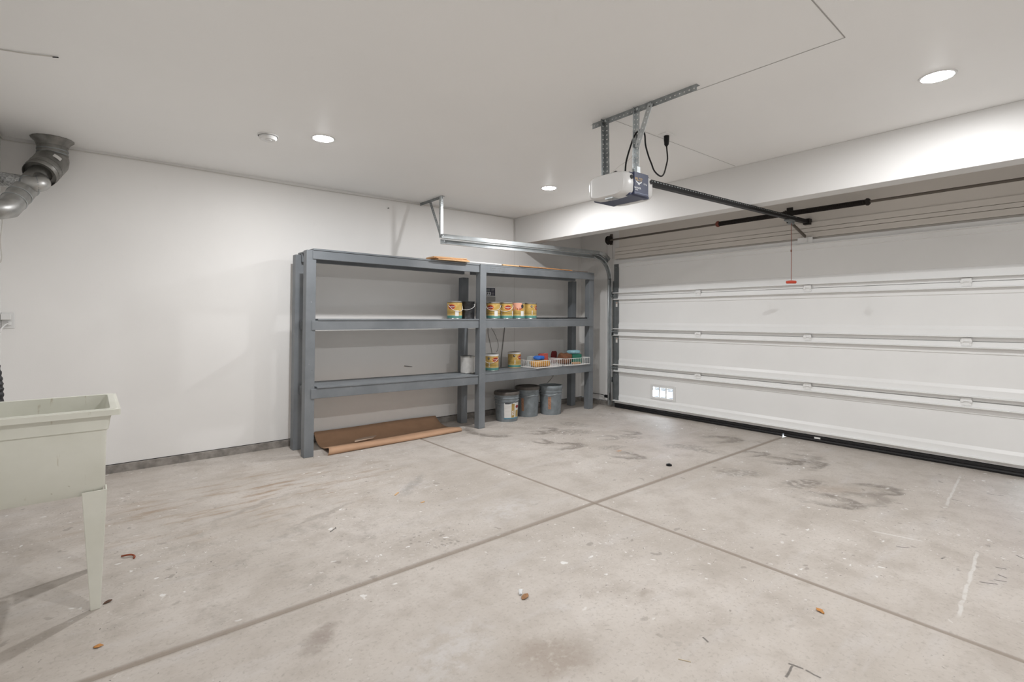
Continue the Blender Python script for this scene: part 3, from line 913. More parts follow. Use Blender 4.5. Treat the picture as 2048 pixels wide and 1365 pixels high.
# ------------------------------------------------------------------ paint cans
CR, CH = .082, .196
def curved(mb_v, r, ang, z, cx=0.0):
    out = []
    for (x, y, *_) in mb_v:
        a = ang + x/r
        out.append((r*math.cos(a), r*math.sin(a), z+y))
    return out
def curved_patch(r, a0, a1, z0, z1, n=10):
    vs, fs = [], []
    for i in range(n+1):
        a = a0+(a1-a0)*i/n
        vs += [(r*math.cos(a), r*math.sin(a), z0), (r*math.cos(a), r*math.sin(a), z1)]
    for i in range(n): fs.append((2*i, 2*i+2, 2*i+3, 2*i+1))
    return vs, fs
def curved_ellipse(r, ang, z, w, h, n=28, rings=5):
    pts, fs = [(0.0, 0.0)], []
    for j in range(1, rings+1):
        for k in range(n): pts.append((w*j/rings*math.cos(2*PI*k/n), h*j/rings*math.sin(2*PI*k/n)))
    for k in range(n): fs.append((0, 1+k, 1+(k+1) % n))
    for j in range(rings-1):
        for k in range(n): fs.append((1+j*n+k, 1+(j+1)*n+k, 1+(j+1)*n+(k+1) % n, 1+j*n+(k+1) % n))
    return curved([(x, y) for x, y in pts], r, ang, z), fs
def can_body(t, m, lid, rim=M_TIN):
    MB().lathe([(0, .002), (CR-.004, .002), (CR, 0), (CR+.001, .004), (CR-.001, .008), (CR-.001, CH-.012), (CR+.002, CH-.008), (CR+.002, CH-.001), (CR-.003, CH)], 40).build('body', rim, t, smooth=True)
    if m: MB().lathe([(CR+.0004, .009), (CR+.0004, CH-.013)], 40).build('label', m, t, smooth=True)
    MB().lathe([(CR-.003, CH-.001), (CR-.010, CH-.006), (CR-.016, CH-.006), (CR-.018, CH-.002), (0, CH-.002)], 40).build('lid', lid, t, smooth=True)
def bail(t, ang, drop=.085, m=M_WHITEP):
    """wire handle hanging down the side that faces the angle"""
    pts = []
    for i in range(17):
        f = -1+2*i/16
        a = ang+f*1.45
        pts.append(((CR+.006)*math.cos(a), (CR+.006)*math.sin(a), CH-.040-drop*(1-f*f)))
    h = MB().tube(pts, .0021, 6).build('handle', m, t, smooth=True)
    for s in (-1, 1):
        a = ang+s*1.45
        MB().tube([(CR*math.cos(a), CR*math.sin(a), CH-.040), ((CR+.007)*math.cos(a), (CR+.007)*math.sin(a), CH-.040)], .008, 10).build('ear', M_TIN, h)
def yellow_can(x, y, z, logo, label, sticker=None, lid=M_BLACK, spill=False, side=True, rim=M_TIN, handle=None):
    """logo: angle of the red oval measured from the direction that faces the room's near left corner (the viewer)"""
    t = thing('paint_can', label, 'paint can', (x, y, z), math.atan2(-y, -x), 'gold labelled paint cans')
    can_body(t, M_CANLBL, lid, rim)
    r = CR+.0012
    vs, fs = curved_ellipse(r-.0004, logo, .132, .047, .031)
    MB().add(vs, fs).build('logo_halo', M_HALO, t, weld=False)
    vs, fs = curved_ellipse(r, logo, .132, .038, .024)
    lg = MB().add(vs, fs).build('logo', M_OVAL, t, weld=False)
    vs, fs = text_geo('SuperDeck', .0155, True)
    MB().add(curved(vs, r+.0006, logo, .134), fs).build('lettering', M_WINK, lg, weld=False)
    vs, fs = text_geo('STAINS', .009, True)
    MB().add(curved(vs, r+.0006, logo, .120), fs).build('lettering', M_PINK, lg, weld=False)
    if side:
        a = logo-.95
        vs, fs = text_geo('STAIN', .019, True)
        MB().add(curved([(-q, p) for p, q, _ in vs], r+.0003, a, .075), fs).build('side_lettering', M_WINK, t, weld=False)
        a = logo-1.05
        vs, fs = curved_ellipse(r+.0002, a, .150, .0135, .0135)
        e = MB().add(vs, fs).build('round_emblem', M_DINK, t, weld=False)
        vs, fs = curved_ellipse(r+.0006, a+.03, .153, .006, .004)
        MB().add(vs, fs).build('emblem_mark', M_WINK, e, weld=False)
        vs, fs = curved([(.012, -.006), (.040, -.034), (.046, -.030), (.018, -.002)], r+.0003, a, .150), [(0, 1, 2, 3)]
        MB().add(vs, fs).build('label_ray', mat('cream_print', (.72, .62, .36), .5) if 'cream_print' not in bpy.data.materials else bpy.data.materials['cream_print'], t)
    if sticker is not None:
        vs, fs = curved_patch(r+.0008, sticker-.25, sticker+.25, .032, .092)
        MB().add(vs, fs).build('price_sticker', M_LABELW, t)
    if spill:
        n = 24
        a0, a1 = -1.3, .55
        vs, fs = [], []
        for i in range(n+1):
            a = a0+(a1-a0)*i/n
            lo = .115+.02*math.sin(i*1.7)+.03*max(0, (i/n-.6))*2+.015*math.sin(i*.6)
            vs += [((r+.001)*math.cos(a), (r+.001)*math.sin(a), lo), ((r+.001)*math.cos(a), (r+.001)*math.sin(a), CH-.004)]
        for i in range(n): fs.append((2*i, 2*i+2, 2*i+3, 2*i+1))
        MB().add(vs, fs).build('paint_spill', M_PINK, t)
        vs, fs = curved_ellipse(r+.0014, .62, .150, .018, .024)
        MB().add(vs, fs).build('round_emblem', M_DINK, t, weld=False)
    if handle is not None: bail(t, handle[0], handle[1])
    return t
YC = 4.715
yellow_can(3.085, YC, board_z('mid', 3.085), -.42, 'gold paint can beside the black can on the middle shelf', sticker=.32, handle=(.55, .075), side=False)
bk = thing('paint_can', 'worn black paint can on the middle shelf beside a gold can', 'paint can', (3.262, YC+.01, board_z('mid', 3.2)), math.atan2(-YC, -3.262))
can_body(bk, None, M_BLACK, M_BLKCAN)
bail(bk, -.15, .055)
yellow_can(3.622, YC, board_z('mid', 3.70), -.45, 'leftmost gold paint can of the row of four on the middle shelf', sticker=.42, handle=(.1, .06), side=False)
yellow_can(3.815, YC, board_z('mid', 3.90), .30, 'second gold paint can from the grey center post, middle shelf', sticker=1.25, handle=(-.1, .07))
yellow_can(4.008, YC, board_z('mid', 4.09), .10, 'gold paint can with pink paint spilled down its upper side', sticker=.62, spill=True, side=False)
yellow_can(4.198, YC, board_z('mid', 4.28), 1.30, 'rightmost gold paint can of the row of four, middle shelf')
wc = thing('paint_can', 'dusty white paint can on the lower shelf left of center post', 'paint can', (3.37, 4.875, board_z('low', 3.28)), math.atan2(-4.875, -3.37))
can_body(wc, M_WHTCAN, M_STEELD)
MB().tube(spline([(-.02, -.05, CH), (.0, -.03, CH+.008), (.02, .02, CH+.010), (.01, .06, CH+.002)]), .002, 6).build('handle', M_GREYW, wc)
def white_lid_can(x, y, z, logo, label, rim):
    t = yellow_can(x, y, z, logo, label, rim=rim)
    MB().lathe([(CR+.0015, CH-.022), (CR+.002, CH-.012), (CR+.003, CH-.004), (CR-.002, CH+.001)], 40).build('white_drip_rim', M_WHITEP, t, smooth=True)
    return t
t = white_lid_can(3.665, 4.800, LOWZ_R, .62, 'white rimmed gold paint can on the lower shelf beside center post', M_TIN)
bail(t, -.25, .06)
t = white_lid_can(4.104, 4.905, LOWZ_R, 1.05, 'white rimmed gold paint can on the lower shelf beside wire baskets', M_WOOD2)

# ------------------------------------------------------------------ wire baskets and their contents
def basket(x, y, z, rz, label):
    W, D, H = .455, .315, .092
    t = thing('wire_basket', label, 'basket', (x, y, z), rz, 'white wire baskets on the lower shelf')
    r = .0031
    for zz, nm in ((H, 'top_rim'), (.004, 'bottom_rim')):
        MB().tube([(0, 0, zz), (W, 0, zz), (W, D, zz), (0, D, zz), (0, 0, zz)], r*1.2, 6).build(nm, M_PLATE, t)
    mb = MB()
    for i in range(14):
        xx = W*i/13
        mb.tube([(xx, 0, H), (xx, 0, .004), (xx, D, .004), (xx, D, H)], r, 5)
    for i in range(1, 9):
        yy = D*i/9
        mb.tube([(0, yy, H), (0, yy, .004), (W, yy, .004), (W, yy, H)], r, 5)
    mb.build('wire_grid', M_PLATE, t)
    MB().box(.004, W-.004, .004, D-.004, .007, .010).build('tray_liner', M_PLATE, t)
    return t
basket(4.212, 4.605, LOWZ_R, .05, 'white wire basket with orange cloth, left of two on shelf')
basket(4.715, 4.603, LOWZ_R+.001, -.01, 'white wire basket with green box, right of two on shelf')
def cloth(name, c, size, m, label, cat, seed, rz=0.0, group=None, lumps=.35):
    """soft folded lump: rounded slab with wrinkles"""
    rnd = random.Random(seed)
    n, k = 18, 7
    a = [rnd.uniform(0, 6.28) for _ in range(6)]
    vs, fs = [], []
    lx, ly, lz = size
    for i in range(k+1):
        ph = -PI/2+PI*i/k
        for j in range(n):
            th = 2*PI*j/n
            ct, st = math.cos(th), math.sin(th)
            e = .55
            x = math.copysign(abs(ct)**e, ct)*abs(math.cos(ph))**.4
            y = math.copysign(abs(st)**e, st)*abs(math.cos(ph))**.4
            z = math.copysign(abs(math.sin(ph))**.7, math.sin(ph))
            w = 1+lumps*.4*math.sin(3*th+a[0])*math.cos(2*ph+a[1])
            dz = lumps*.35*math.sin(4*x+a[2])*math.cos(5*y+a[3]) if z > 0 else 0
            vs.append((x*lx/2*w, y*ly/2*w, (z*(1+dz)+1)*lz/2))
    for i in range(k):
        for j in range(n): fs.append((i*n+j, i*n+(j+1) % n, (i+1)*n+(j+1) % n, (i+1)*n+j))
    fs.append(tuple(range(n))); fs.append(tuple(k*n+j for j in range(n)))
    o = MB().add(vs, fs).build(name, m, None, smooth=True)
    o.location = c
    o.rotation_euler = (0, 0, rz)
    md = o.modifiers.new('soften', 'SUBSURF'); md.levels = 1; md.render_levels = 1
    return tag(o, label, cat, group)
BZ = LOWZ_R+.0115
M_ORC = mat('orange_cloth', (.62, .31, .06), .9, noise=.2, nscale=30)
M_BLC = mat('blue_sponge', (.03, .13, .48), .8, noise=.15, nscale=40)
M_LBC = mat('light_blue_cloth', (.30, .52, .60), .9, noise=.12, nscale=30)
M_BRN = mat('brown_leather', (.17, .070, .032), .7, noise=.25, nscale=25)
M_GRN = mat('green_plastic', (.015, .17, .11), .45)
M_TANC = mat('tan_sponge', (.50, .29, .15), .9, noise=.25, nscale=40)
M_REDB = mat('faded_red_cardboard', (.50, .09, .07), .6, noise=.15, nscale=30)
cloth('folded_cloth', (4.36, 4.70, BZ), (.30, .14, .082), M_ORC, 'folded orange cloth lying in the left wire basket', 'cloth', 1, .06)
cloth('sponge', (4.345, 4.705, BZ+.083), (.15, .10, .055), M_BLC, 'bright blue sponge on the orange cloth in the basket', 'sponge', 2, .1)
o = tag(MB().box(-.06, .06, -.035, .035, 0, .150).build('cardboard_box', M_REDB, None, bevel=.003), 'small faded red box behind the blue sponge', 'box')
o.location = (4.53, 4.83, BZ); o.rotation_euler = (0, 0, .15)
o = tag(MB().box(-.09, .09, -.04, .04, 0, .125).build('plastic_box', mat('pale_grey_plastic', (.42, .44, .43), .5), None, bevel=.004), 'pale grey plastic box at the back of the left basket', 'box')
o.location = (4.375, 4.84, BZ); o.rotation_euler = (0, 0, .08)
cloth('leather_bag', (4.852, 4.76, BZ), (.18, .17, .150), M_BRN, 'brown crumpled leather bag in the right wire basket', 'bag', 5, .1, lumps=.5)
cloth('folded_cloth', (5.055, 4.785, BZ+.124), (.19, .12, .052), M_LBC, 'light blue cloth on top of the green box', 'cloth', 8, -.1)
o = tag(MB().box(-.085, .085, -.05, .05, 0, .122).build('plastic_box', M_GRN, None, bevel=.006), 'green plastic box under the light blue cloth', 'box')
o.location = (5.055, 4.765, BZ); o.rotation_euler = (0, 0, -.05)
cloth('sponge', (4.95, 4.636, BZ), (.16, .05, .030), M_TANC, 'tan sponge at the front of the right wire basket', 'sponge', 9, .0)
cloth('rag', (4.79, 4.897, BZ+.0), (.11, .028, .172), mat('dark_red_rag', (.16, .02, .02), .9), 'dark red rag behind the brown bag', 'cloth', 12)
o = tag(MB().box(-.36, .36, -.12, .12, 0, .014).build('metal_tray', M_BLACK, None, bevel=.004), 'flat black tray on the right end of the middle shelf', 'tray')
o.location = (4.80, 4.75, board_z('mid', 5.2))

# ------------------------------------------------------------------ five gallon buckets
def bucket(x, y, label, kind, rz=0.0, hgt=.365):
    t = thing('bucket', label, 'bucket', (x, y, 0), math.atan2(-y, -x)+rz, 'grey buckets under the shelf')
    k = hgt/.365
    P = [(.126, .004), (.130, 0), (.131, .01), (.143, .250*k), (.150, .253*k), (.150, .260*k), (.144, .264*k), (.145, .283*k), (.152, .286*k), (.152, .294*k), (.146, .298*k), (.147, .318*k), (.153, .321*k), (.153, .330*k)]
    MB().lathe([(0, .004)]+P+[(.146, .334*k)], 44).build('body', M_BUCKET, t, smooth=True)
    MB().lathe([(.154, .328*k), (.156, .332*k), (.156, .358*k), (.150, .366*k), (.140, .366*k), (.136, .356*k), (0, .356*k)], 44).build('lid', [M_BUCKET, M_LIDB][0 if kind == 'c' else 1], t, smooth=True)
    def rad(z): return .131+.012*(z/(.250*k))
    if kind == 'a':
        def patch(a0, a1, z0, z1, m, nm, e=.0015):
            n = 10
            vs, fs = [], []
            for i in range(n+1):
                a = a0+(a1-a0)*i/n
                for z in (z0, z1):
                    r = rad(z)+e
                    vs.append((r*math.cos(a), r*math.sin(a), z))
            for i in range(n): fs.append((2*i, 2*i+2, 2*i+3, 2*i+1))
            return MB().add(vs, fs).build(nm, m, t)
        L = patch(-.22, 1.25, .050, .225, M_LABELW, 'paper_label')
        L['label'] = 'torn white and gold paper label'
        patch(.42, .72, .052, .215, M_TAN, 'gold_strip', .0022)
        patch(.86, 1.22, .052, .135, M_TAN, 'gold_panel', .0022)
        patch(-.15, .55, .215, .226, M_DINK, 'dark_heading', .0022)
        patch(-.25, 1.27, .034, .050, M_TEALB, 'blue_band', .0018)
        for i in range(9): patch(-.16, .36, .066+i*.015, .0685+i*.015, M_SEAM, 'text_line', .0022)
        vs, fs = curved_ellipse(rad(.18)+.004, 1.02, .178, .028, .018)
        MB().add(vs, fs).build('logo', M_OVAL, t, weld=False)
        vs, fs = text_geo('STAIN', .034, True)
        MB().add(curved([(-q, p) for p, q, _ in vs], rad(.12)+.003, .57, .125), fs).build('lettering', M_WINK, t, weld=False)
    else:
        vs, fs = [], []
        n = 6
        aa = (-.58, -.34) if kind == 'b' else (-.24, .04)
        for i in range(n+1):
            a = aa[0]+(aa[1]-aa[0])*i/n
            for z in (.075, .235):
                r = rad(z)+.0015
                vs.append((r*math.cos(a), r*math.sin(a), z))
        for i in range(n): fs.append((2*i, 2*i+2, 2*i+3, 2*i+1))
        MB().add(vs, fs).build('worn_sticker', M_ORANGE, t)
    a0 = -.4 if kind == 'a' else -.9
    pts = []
    for i in range(15):
        f = -1+2*i/14
        a = a0+f*1.5
        pts.append((.157*math.cos(a), .157*math.sin(a), .272*k-(.055 if kind == 'a' else .03)*(1-f*f)))
    MB().tube(pts, .002, 6).build('handle', M_STEEL, t)
bucket(3.895, 4.80, 'grey bucket with torn paper label, under the shelf beside post', 'a', 0, .352)
bucket(4.285, 4.860, 'grey bucket with narrow orange sticker, middle of the three', 'b', 0, .375)
bucket(4.602, 4.765, 'grey bucket with dirty whitish lid and faded orange oval sticker', 'c', 0, .37)

# ------------------------------------------------------------------ cardboard sheet on the floor
cs = []
prof = [(4.585, .002), (4.578, .016), (4.580, .032), (4.592, .046), (4.612, .054), (4.64, .053), (4.69, .040), (4.76, .022), (4.84, .010), (4.92, .006), (5.00, .020), (5.06, .045), (5.11, .078), (5.148, .108)]
NX = 26
vs, fs = [], []
for i in range(NX+1):
    f = i/NX
    x = 1.66+1.44*f
    for j, (y, z) in enumerate(prof):
        g = j/(len(prof)-1)
        yy = y + .045*f*(1-g)
        zz = z*(1-.45*f*(1-g)) if g < .5 else z*(1-.08*f)
        zz += .003*math.sin(7*f+3*g)
        xx = x + (-.02*(1-g) if i < NX else .02*(1-g)) + (.045*g*(1 if i == 0 else 0))
        if i == 0 and j > 10: zz -= .012*(j-10)/3
        vs.append((xx, yy, max(zz, .002)))
n = len(prof)
for i in range(NX):
    for j in range(n-1): fs.append((i*n+j, i*n+j+1, (i+1)*n+j+1, (i+1)*n+j))
cb = MB().add([(x-2.38, y-4.8, z) for x, y, z in vs], fs).build('cardboard_sheet', M_PAPER, None, smooth=True, solid=.003)
cb.location = (2.38, 4.8, 0)
tag(cb, 'long curled brown cardboard sheet on floor below the shelf', 'cardboard')
fl = MB().add([(0, 0, 0), (.20, .02, .004), (.27, .085, .012), (.14, .075, .014), (.03, .055, .008)], [(0, 1, 2, 3, 4)]).build('torn_flap', mat('pale_torn_cardboard', (.50, .37, .28), .8), cb, solid=.002)
fl.location = (1.98-2.38, 4.80-4.8, .030)

# ------------------------------------------------------------------ laundry sink
sk = thing('laundry_sink', 'aged off-white plastic laundry sink on tapered legs', 'sink', (-.19, 3.053, 0))
SX, SY = -.19, 3.053
def ring(x0, x1, y0, y1, z, rc=.02, n=4):
    pts = []
    for (cx, cy, a) in ((x1-rc, y0+rc, -PI/2), (x1-rc, y1-rc, 0), (x0+rc, y1-rc, PI/2), (x0+rc, y0+rc, PI)):
        for i in range(n+1):
            b = a+PI/2*i/n
            pts.append((cx+rc*math.cos(b)-SX, cy+rc*math.sin(b)-SY, z))
    return pts
def loft(rings, closed_last=True):
    vs = [p for R in rings for p in R]
    n = len(rings[0])
    fs = []
    for i in range(len(rings)-1):
        for k in range(n): fs.append((i*n+k, i*n+(k+1) % n, (i+1)*n+(k+1) % n, (i+1)*n+k))
    if closed_last: fs.append(tuple((len(rings)-1)*n+k for k in range(n)))
    return vs, fs
fx0, fx1, fy0, fy1 = -.485, .098, 2.766, 3.340
ZR = .858
# rim lip
R_ = [ring(fx0+.036, fx1-.036, fy0+.030, fy1-.036, ZR-.028, .02), ring(fx0+.036, fx1-.036, fy0+.030, fy1-.036, ZR-.001, .02), ring(fx0+.032, fx1-.032, fy0+.026, fy1-.032, ZR, .02), ring(fx0+.012, fx1-.012, fy0+.010, fy1-.012, ZR, .012),
      ring(fx0+.010, fx1-.010, fy0+.008, fy1-.010, ZR-.003, .012), ring(fx0, fx1, fy0, fy1, ZR-.004, .008), ring(fx0, fx1, fy0, fy1, ZR-.028, .008), ring(fx0+.036, fx1-.036, fy0+.030, fy1-.036, ZR-.028, .02)]
vs, fs = loft(R_, False)
MB().add(vs, fs).build('rim', M_TUB, sk, smooth=True)
# outer shell: skirt band, step, tapered tub
R_ = [ring(fx0+.024, fx1-.030, fy0+.022, fy1-.030, ZR-.0285, .02), ring(fx0+.026, fx1-.034, fy0+.024, fy1-.032, ZR-.045, .02), ring(fx0+.028, fx1-.040, fy0+.022, fy1-.036, ZR-.088, .02), ring(fx0+.032, fx1-.046, fy0+.030, fy1-.04, ZR-.094, .02),
      ring(fx0+.036, fx1-.048, fy0+.032, fy1-.045, ZR-.13, .02), ring(fx0+.050, fx1-.052, fy0+.046, fy1-.06, .52, .03), ring(fx0+.065, fx1-.066, fy0+.060, fy1-.075, .490, .04)]
vs, fs = loft(R_)
MB().add(vs, fs).build('tub', M_TUB, sk, smooth=True)
R_ = [ring(fx0+.036, fx1-.037, fy0+.030, fy1-.037, ZR-.0005, .02), ring(fx0+.050, fx1-.055, fy0+.045, fy1-.052, .70, .03), ring(fx0+.075, fx1-.080, fy0+.075, fy1-.08, .545, .05), ring(fx0+.10, fx1-.10, fy0+.10, fy1-.10, .535, .05)]
vs, fs = loft(R_)
MB().add(vs, fs).build('basin', M_TUB, sk, smooth=True)
MB().lathe([(.0, .5365), (.028, .5365), (.030, .538), (.034, .5355)], 20).build('drain', M_STEELD, sk, smooth=True)
def leg(cx, cy, sx, sy):
    """tapered L-shaped leg; cx,cy = outer corner, sx,sy = direction to the tub centre"""
    zt, th = .508, .006
    tw, bw = .084, .034
    tx, ty = cx+.004*-sx, cy-.008*-sy*0
    mb = MB()
    def ell(ox, oy, w, z):
        pts = [(0, 0), (w, 0), (w, th), (th, th), (th, w), (0, w)]
        return [(ox+sx*u-SX, oy+sy*v-SY, z) for u, v in pts]
    lo, hi = ell(cx+sx*.012, cy+sy*.001, bw, 0), ell(cx-sx*.010, cy, tw, zt)
    mb.add(lo+hi, [(0, 1, 2, 3, 4, 5), (6, 7, 8, 9, 10, 11)]+[(k, (k+1) % 6, 6+(k+1) % 6, 6+k) for k in range(6)])
    return mb.build('leg', M_TUB, sk, bevel=.002)
leg(.042, 2.803, -1, 1); leg(.042, 3.290, -1, -1); leg(-.440, 2.806, 1, 1); leg(-.440, 3.290, 1, -1)

# ------------------------------------------------------------------ flue duct in the left corner
fd = thing('flue_duct', 'galvanized flue duct elbowing down from the ceiling at left', 'duct', (-.221, 5.05, ZC))
O = Vector((-.221, 5.05, ZC))
def rel(p): return Vector(p)-O
fv, ff = [], []
nn = 36
for i, (r, z) in enumerate(((.118, 0), (.122, -.004), (.100, -.030), (.092, -.052), (.090, -.055))):
    for k in range(nn):
        rr = r*(1+(.03 if (k % 2 and i < 2) else 0))
        fv.append((rr*math.cos(2*PI*k/nn), rr*math.sin(2*PI*k/nn), z))
for i in range(4):
    for k in range(nn): ff.append((i*nn+k, i*nn+(k+1) % nn, (i+1)*nn+(k+1) % nn, (i+1)*nn+k))
MB().add(fv, ff).build('ceiling_collar', M_FLUE, fd, smooth=True)
p_top, p_b1 = Vector((-.221, 5.05, ZC-.05)), Vector((-.221, 5.05, 2.435))
d1 = (Vector((-.405, 4.60, 1.994))-Vector((-.225, 5.03, 2.40))).normalized()
pA = Vector((-.225, 5.03, 2.39))
pB = pA+d1*.20
MB().tube([rel(p_top), rel((-.221, 5.05, 2.46)), rel(p_b1)], [.088, .088, .090], 28, cap=False).build('upper_pipe', M_FLUE, fd, smooth=True)
ek = MB().tube([rel(p_b1), rel((-.222, 5.046, 2.415)), rel(pA), rel(pA+d1*.10), rel(pB)], [.092, .096, .098, .096, .095], 28, cap=False)
ek.build('elbow', M_FLUE, fd, smooth=True, solid=.002)
for p, r in ((p_top-Vector((0, 0, .03)), .091), (p_top-Vector((0, 0, .055)), .091)):
    MB().tube([rel(p), rel(p-Vector((0, 0, .008)))], r, 28).build('seam_band', M_STEELD, fd, smooth=True)
for f in (.10, .155):
    q = pA+d1*f
    MB().tube([rel(q), rel(q+d1*.006)], .0985, 28).build('seam_band', M_FLUE, fd, smooth=True)
pI = pA+d1*.10
q1, q2, q3 = Vector((-.306, 4.90, 2.226)), Vector((-.369, 4.79, 2.09)), Vector((-.425, 4.675, 1.965))
MB().tube([rel(pI), rel(q1), rel(q1+(q2-q1)*.6)], .066, 24).build('inner_pipe', M_FLUE, fd, smooth=True)
e1 = q1+(q2-q1)*.45
MB().tube([rel(e1), rel(q2+(q3-q2)*.10), rel(q3), rel(q3+Vector((-.03, -.03, -.012))), rel((-.48, 4.63, 1.945)), rel((-.515, 4.625, 1.943))], [.067, .068, .068, .067, .066, .066], 24).build('lower_elbow', M_ALUS, fd, smooth=True)
dq = (q3-q2).normalized()
for q in (e1+(q2-e1)*.25, q2+dq*.02, q2+dq*.09):
    MB().tube([rel(q), rel(q+dq*.006)], .0715, 24).build('clamp_ring', M_STEEL, fd, smooth=True)
WY = [(-.30, 4.90, 2.235), (-.272, 4.835, 2.196), (-.278, 4.80, 2.176), (-.305, 4.795, 2.170), (-.345, 4.815, 2.172)]
MB().tube([rel(p) for p in spline(WY, 4)], .053, 20).build('wye_branch', M_ALUS, fd, smooth=True)
MB().tube([rel((-.338, 4.812, 2.172)), rel((-.40, 4.86, 2.185)), rel((-.46, 4.925, 2.20)), rel((-.518, 4.99, 2.215))], .049, 20).build('branch_pipe', M_ALU, fd, smooth=True)
for a, b in (((-.338, 4.812, 2.172), (-.345, 4.818, 2.173)), ((-.288, 4.797, 2.173), (-.294, 4.796, 2.172))):
    MB().tube([rel(a), rel(b)], .0555, 20).build('clamp_ring', M_STEELD, fd, smooth=True)
# little white sticker on the elbow
side = Vector((.55, -.75, .25)); side = (side-d1*side.dot(d1)).normalized()
acr = d1.cross(side).normalized()
c0 = pA+d1*.045
vs, fs = [], []
for i in range(7):
    a = -.25+.5*i/6+.18
    for s in (-.014, .022):
        vs.append(rel(c0+d1*s+(side*math.cos(a)+acr*math.sin(a))*.1005))
for i in range(6): fs.append((2*i, 2*i+2, 2*i+3, 2*i+1))
MB().add(vs, fs).build('paper_sticker', M_LABELW, fd)

# ------------------------------------------------------------------ cables, outlets, hose at the left and along the wall
def loose(name, pts, r, m, label, cat, n=6):
    org = Vector(pts[0])
    o = MB().tube([p-org for p in spline(pts)], r, n).build(name, m, None, smooth=True)
    o.location = org
    return tag(o, label, cat)
loose('wall_cable', [(XL+.006, 4.70, 2.550), (XL+.006, 5.0, 2.552), (XL+.010, 5.15, 2.545), (-.46, YA-.006, 2.535), (-.11, YA-.006, 2.541), (.38, YA-.006, 2.545), (1.1, YA-.006, 2.540), (1.776, YA-.006, 2.536), (2.9, YA-.006, 2.548), (3.93, YA-.006, 2.556), (4.28, YA-.006, 2.552), (4.318, YA-.006, 2.52), (4.320, YA-.006, 2.20)], .0045, M_CABLE, 'white cable run along the top edge of the back wall', 'cable')
loose('ceiling_wire', [(-.145, 3.435, ZC-.004), (-.19, 3.450, ZC-.006), (-.26, 3.480, ZC-.006), (-.36, 3.515, ZC-.004)], .003, M_CABLE, 'short loose white wire on ceiling above the flue duct', 'wire')
tag(MB().tube([(-.150, 3.437, ZC-.006), (-.128, 3.425, ZC-.006)], .003, 6).build('staple', M_BLACK), 'tiny dark staple holding the ceiling wire end', 'staple')
loose('hanging_wire', [(-.492, 5.10, 2.02), (-.488, 5.10, 1.92), (-.497, 5.09, 1.80), (-.490, 5.08, 1.68), (-.492, 5.02, 1.635), (-.500, 4.93, 1.66)], .0042, M_CABLE, 'white wire loop hanging on left wall below the flue duct', 'wire')
wo = thing('wall_outlet', 'white wall outlet with plugged adapter at the left edge', 'outlet', (-.466, YA, 1.228))
MB().box(-.035, .035, -.006, 0, -.058, .058).build('cover_plate', M_WHITEP, wo, bevel=.002)
MB().box(-.036, .018, -.050, -.006, .004, .048).build('adapter', M_WHITEP, wo, bevel=.003)
MB().tube(spline([(.004, -.012, -.022), (-.010, -.035, -.030), (-.028, -.05, -.055), (-.036, -.07, -.085)]), .005, 8).build('cord', M_WHITEP, wo, smooth=True)
MB().box(.000, .018, -.024, -.006, -.036, -.010).build('plug', M_WHITEP, wo, bevel=.003)
hs = thing('drain_hose', 'black ribbed hose bulging behind the sink at left edge', 'hose', (-.44, 4.0, 0))
hp = spline([(-.05, 0, 1.34), (-.005, 0, 1.10), (.025, 0, .93), (.033, 0, .80), (.024, 0, .60), (0, 0, .35), (-.01, 0, .002)], 14)
rr = [.030+.003*math.sin(i*1.9) for i in range(len(hp))]
MB().tube(hp, rr, 14).build('hose', mat('speckled_black_rubber', (.018, .019, .022), .5, noise=.0, bump=1.0, bscale=60), hs, smooth=True)
MB().tube([(-.062, 0, 1.31), (-.045, 0, 1.36)], .034, 14).build('clamp', M_STEEL, hs)
sg = thing('wall_notice', 'small dark printed notice on the wall behind the shelf', 'sign', (3.93, YA, 1.575))
MB().box(-.078, .078, -.004, 0, -.050, .050).build('sheet', mat('dark_navy_print', (.045, .045, .075), .6, noise=.3, nscale=50), sg)
MB().box(-.06, .005, -.005, -.004, -.045, -.002).build('white_panel', M_WINK, sg)
for x in (-.045, -.018): MB().box(x-.007, x+.007, -.0056, -.005, -.036, -.008).build('printed_figure', M_DINK, sg)
MB().box(-.062, -.002, -.005, -.004, .006, .040).build('grey_panel', M_STILE, sg)
for i in range(5): MB().box(.015, .066, -.005, -.004, -.040+i*.018, -.036+i*.018).build('text_line', M_SEAM, sg)
o = tag(MB().box(-.075, .075, -.02, 0, -.045, .045).build('junction_box', mat('grey_box_paint', (.38, .37, .355), .6), None, bevel=.003), 'flat grey box on the wall just under the dark notice', 'box')
o.location = (3.925, YA, 1.470)
loose('wall_wire', [(3.90, YA-.006, 1.20), (3.893, YA-.006, 1.05), (3.93, YA-.006, .90), (3.97, YA-.006, .70), (3.99, YA-.006, .50)], .003, M_GREYW, 'thin grey wire on wall beside center post, between shelves', 'wire')
loose('wall_wire', [(4.175, YA-.006, 1.20), (4.150, YA-.006, 1.02), (4.125, YA-.006, .85), (4.105, YA-.006, .70), (4.10, YA-.006, .45)], .006, M_GREYW, 'thick grey wire on wall behind the lower gold can', 'wire')
loose('wall_wire', [(3.905, YA-.006, 1.15), (3.97, YA-.006, 1.08), (4.03, YA-.006, .98), (4.06, YA-.006, .88), (4.03, YA-.006, .80)], .002, M_GREYW, 'curling hair thin grey wire on wall between two wires', 'wire')
lo = thing('wall_outlet', 'white outlet low on wall above the grey buckets', 'outlet', (5.085, YA, .430))
MB().box(-.036, .036, -.006, 0, -.030, .085).build('cover_plate', M_WHITEP, lo, bevel=.002)
loose('phone_wire', [(5.06, YA-.008, .43), (4.98, YA-.012, .36), (4.86, YA-.02, .28), (4.80, YA-.02, .10)], .003, M_GREYW, 'thin dark wire slanting down from outlet above the buckets', 'wire')
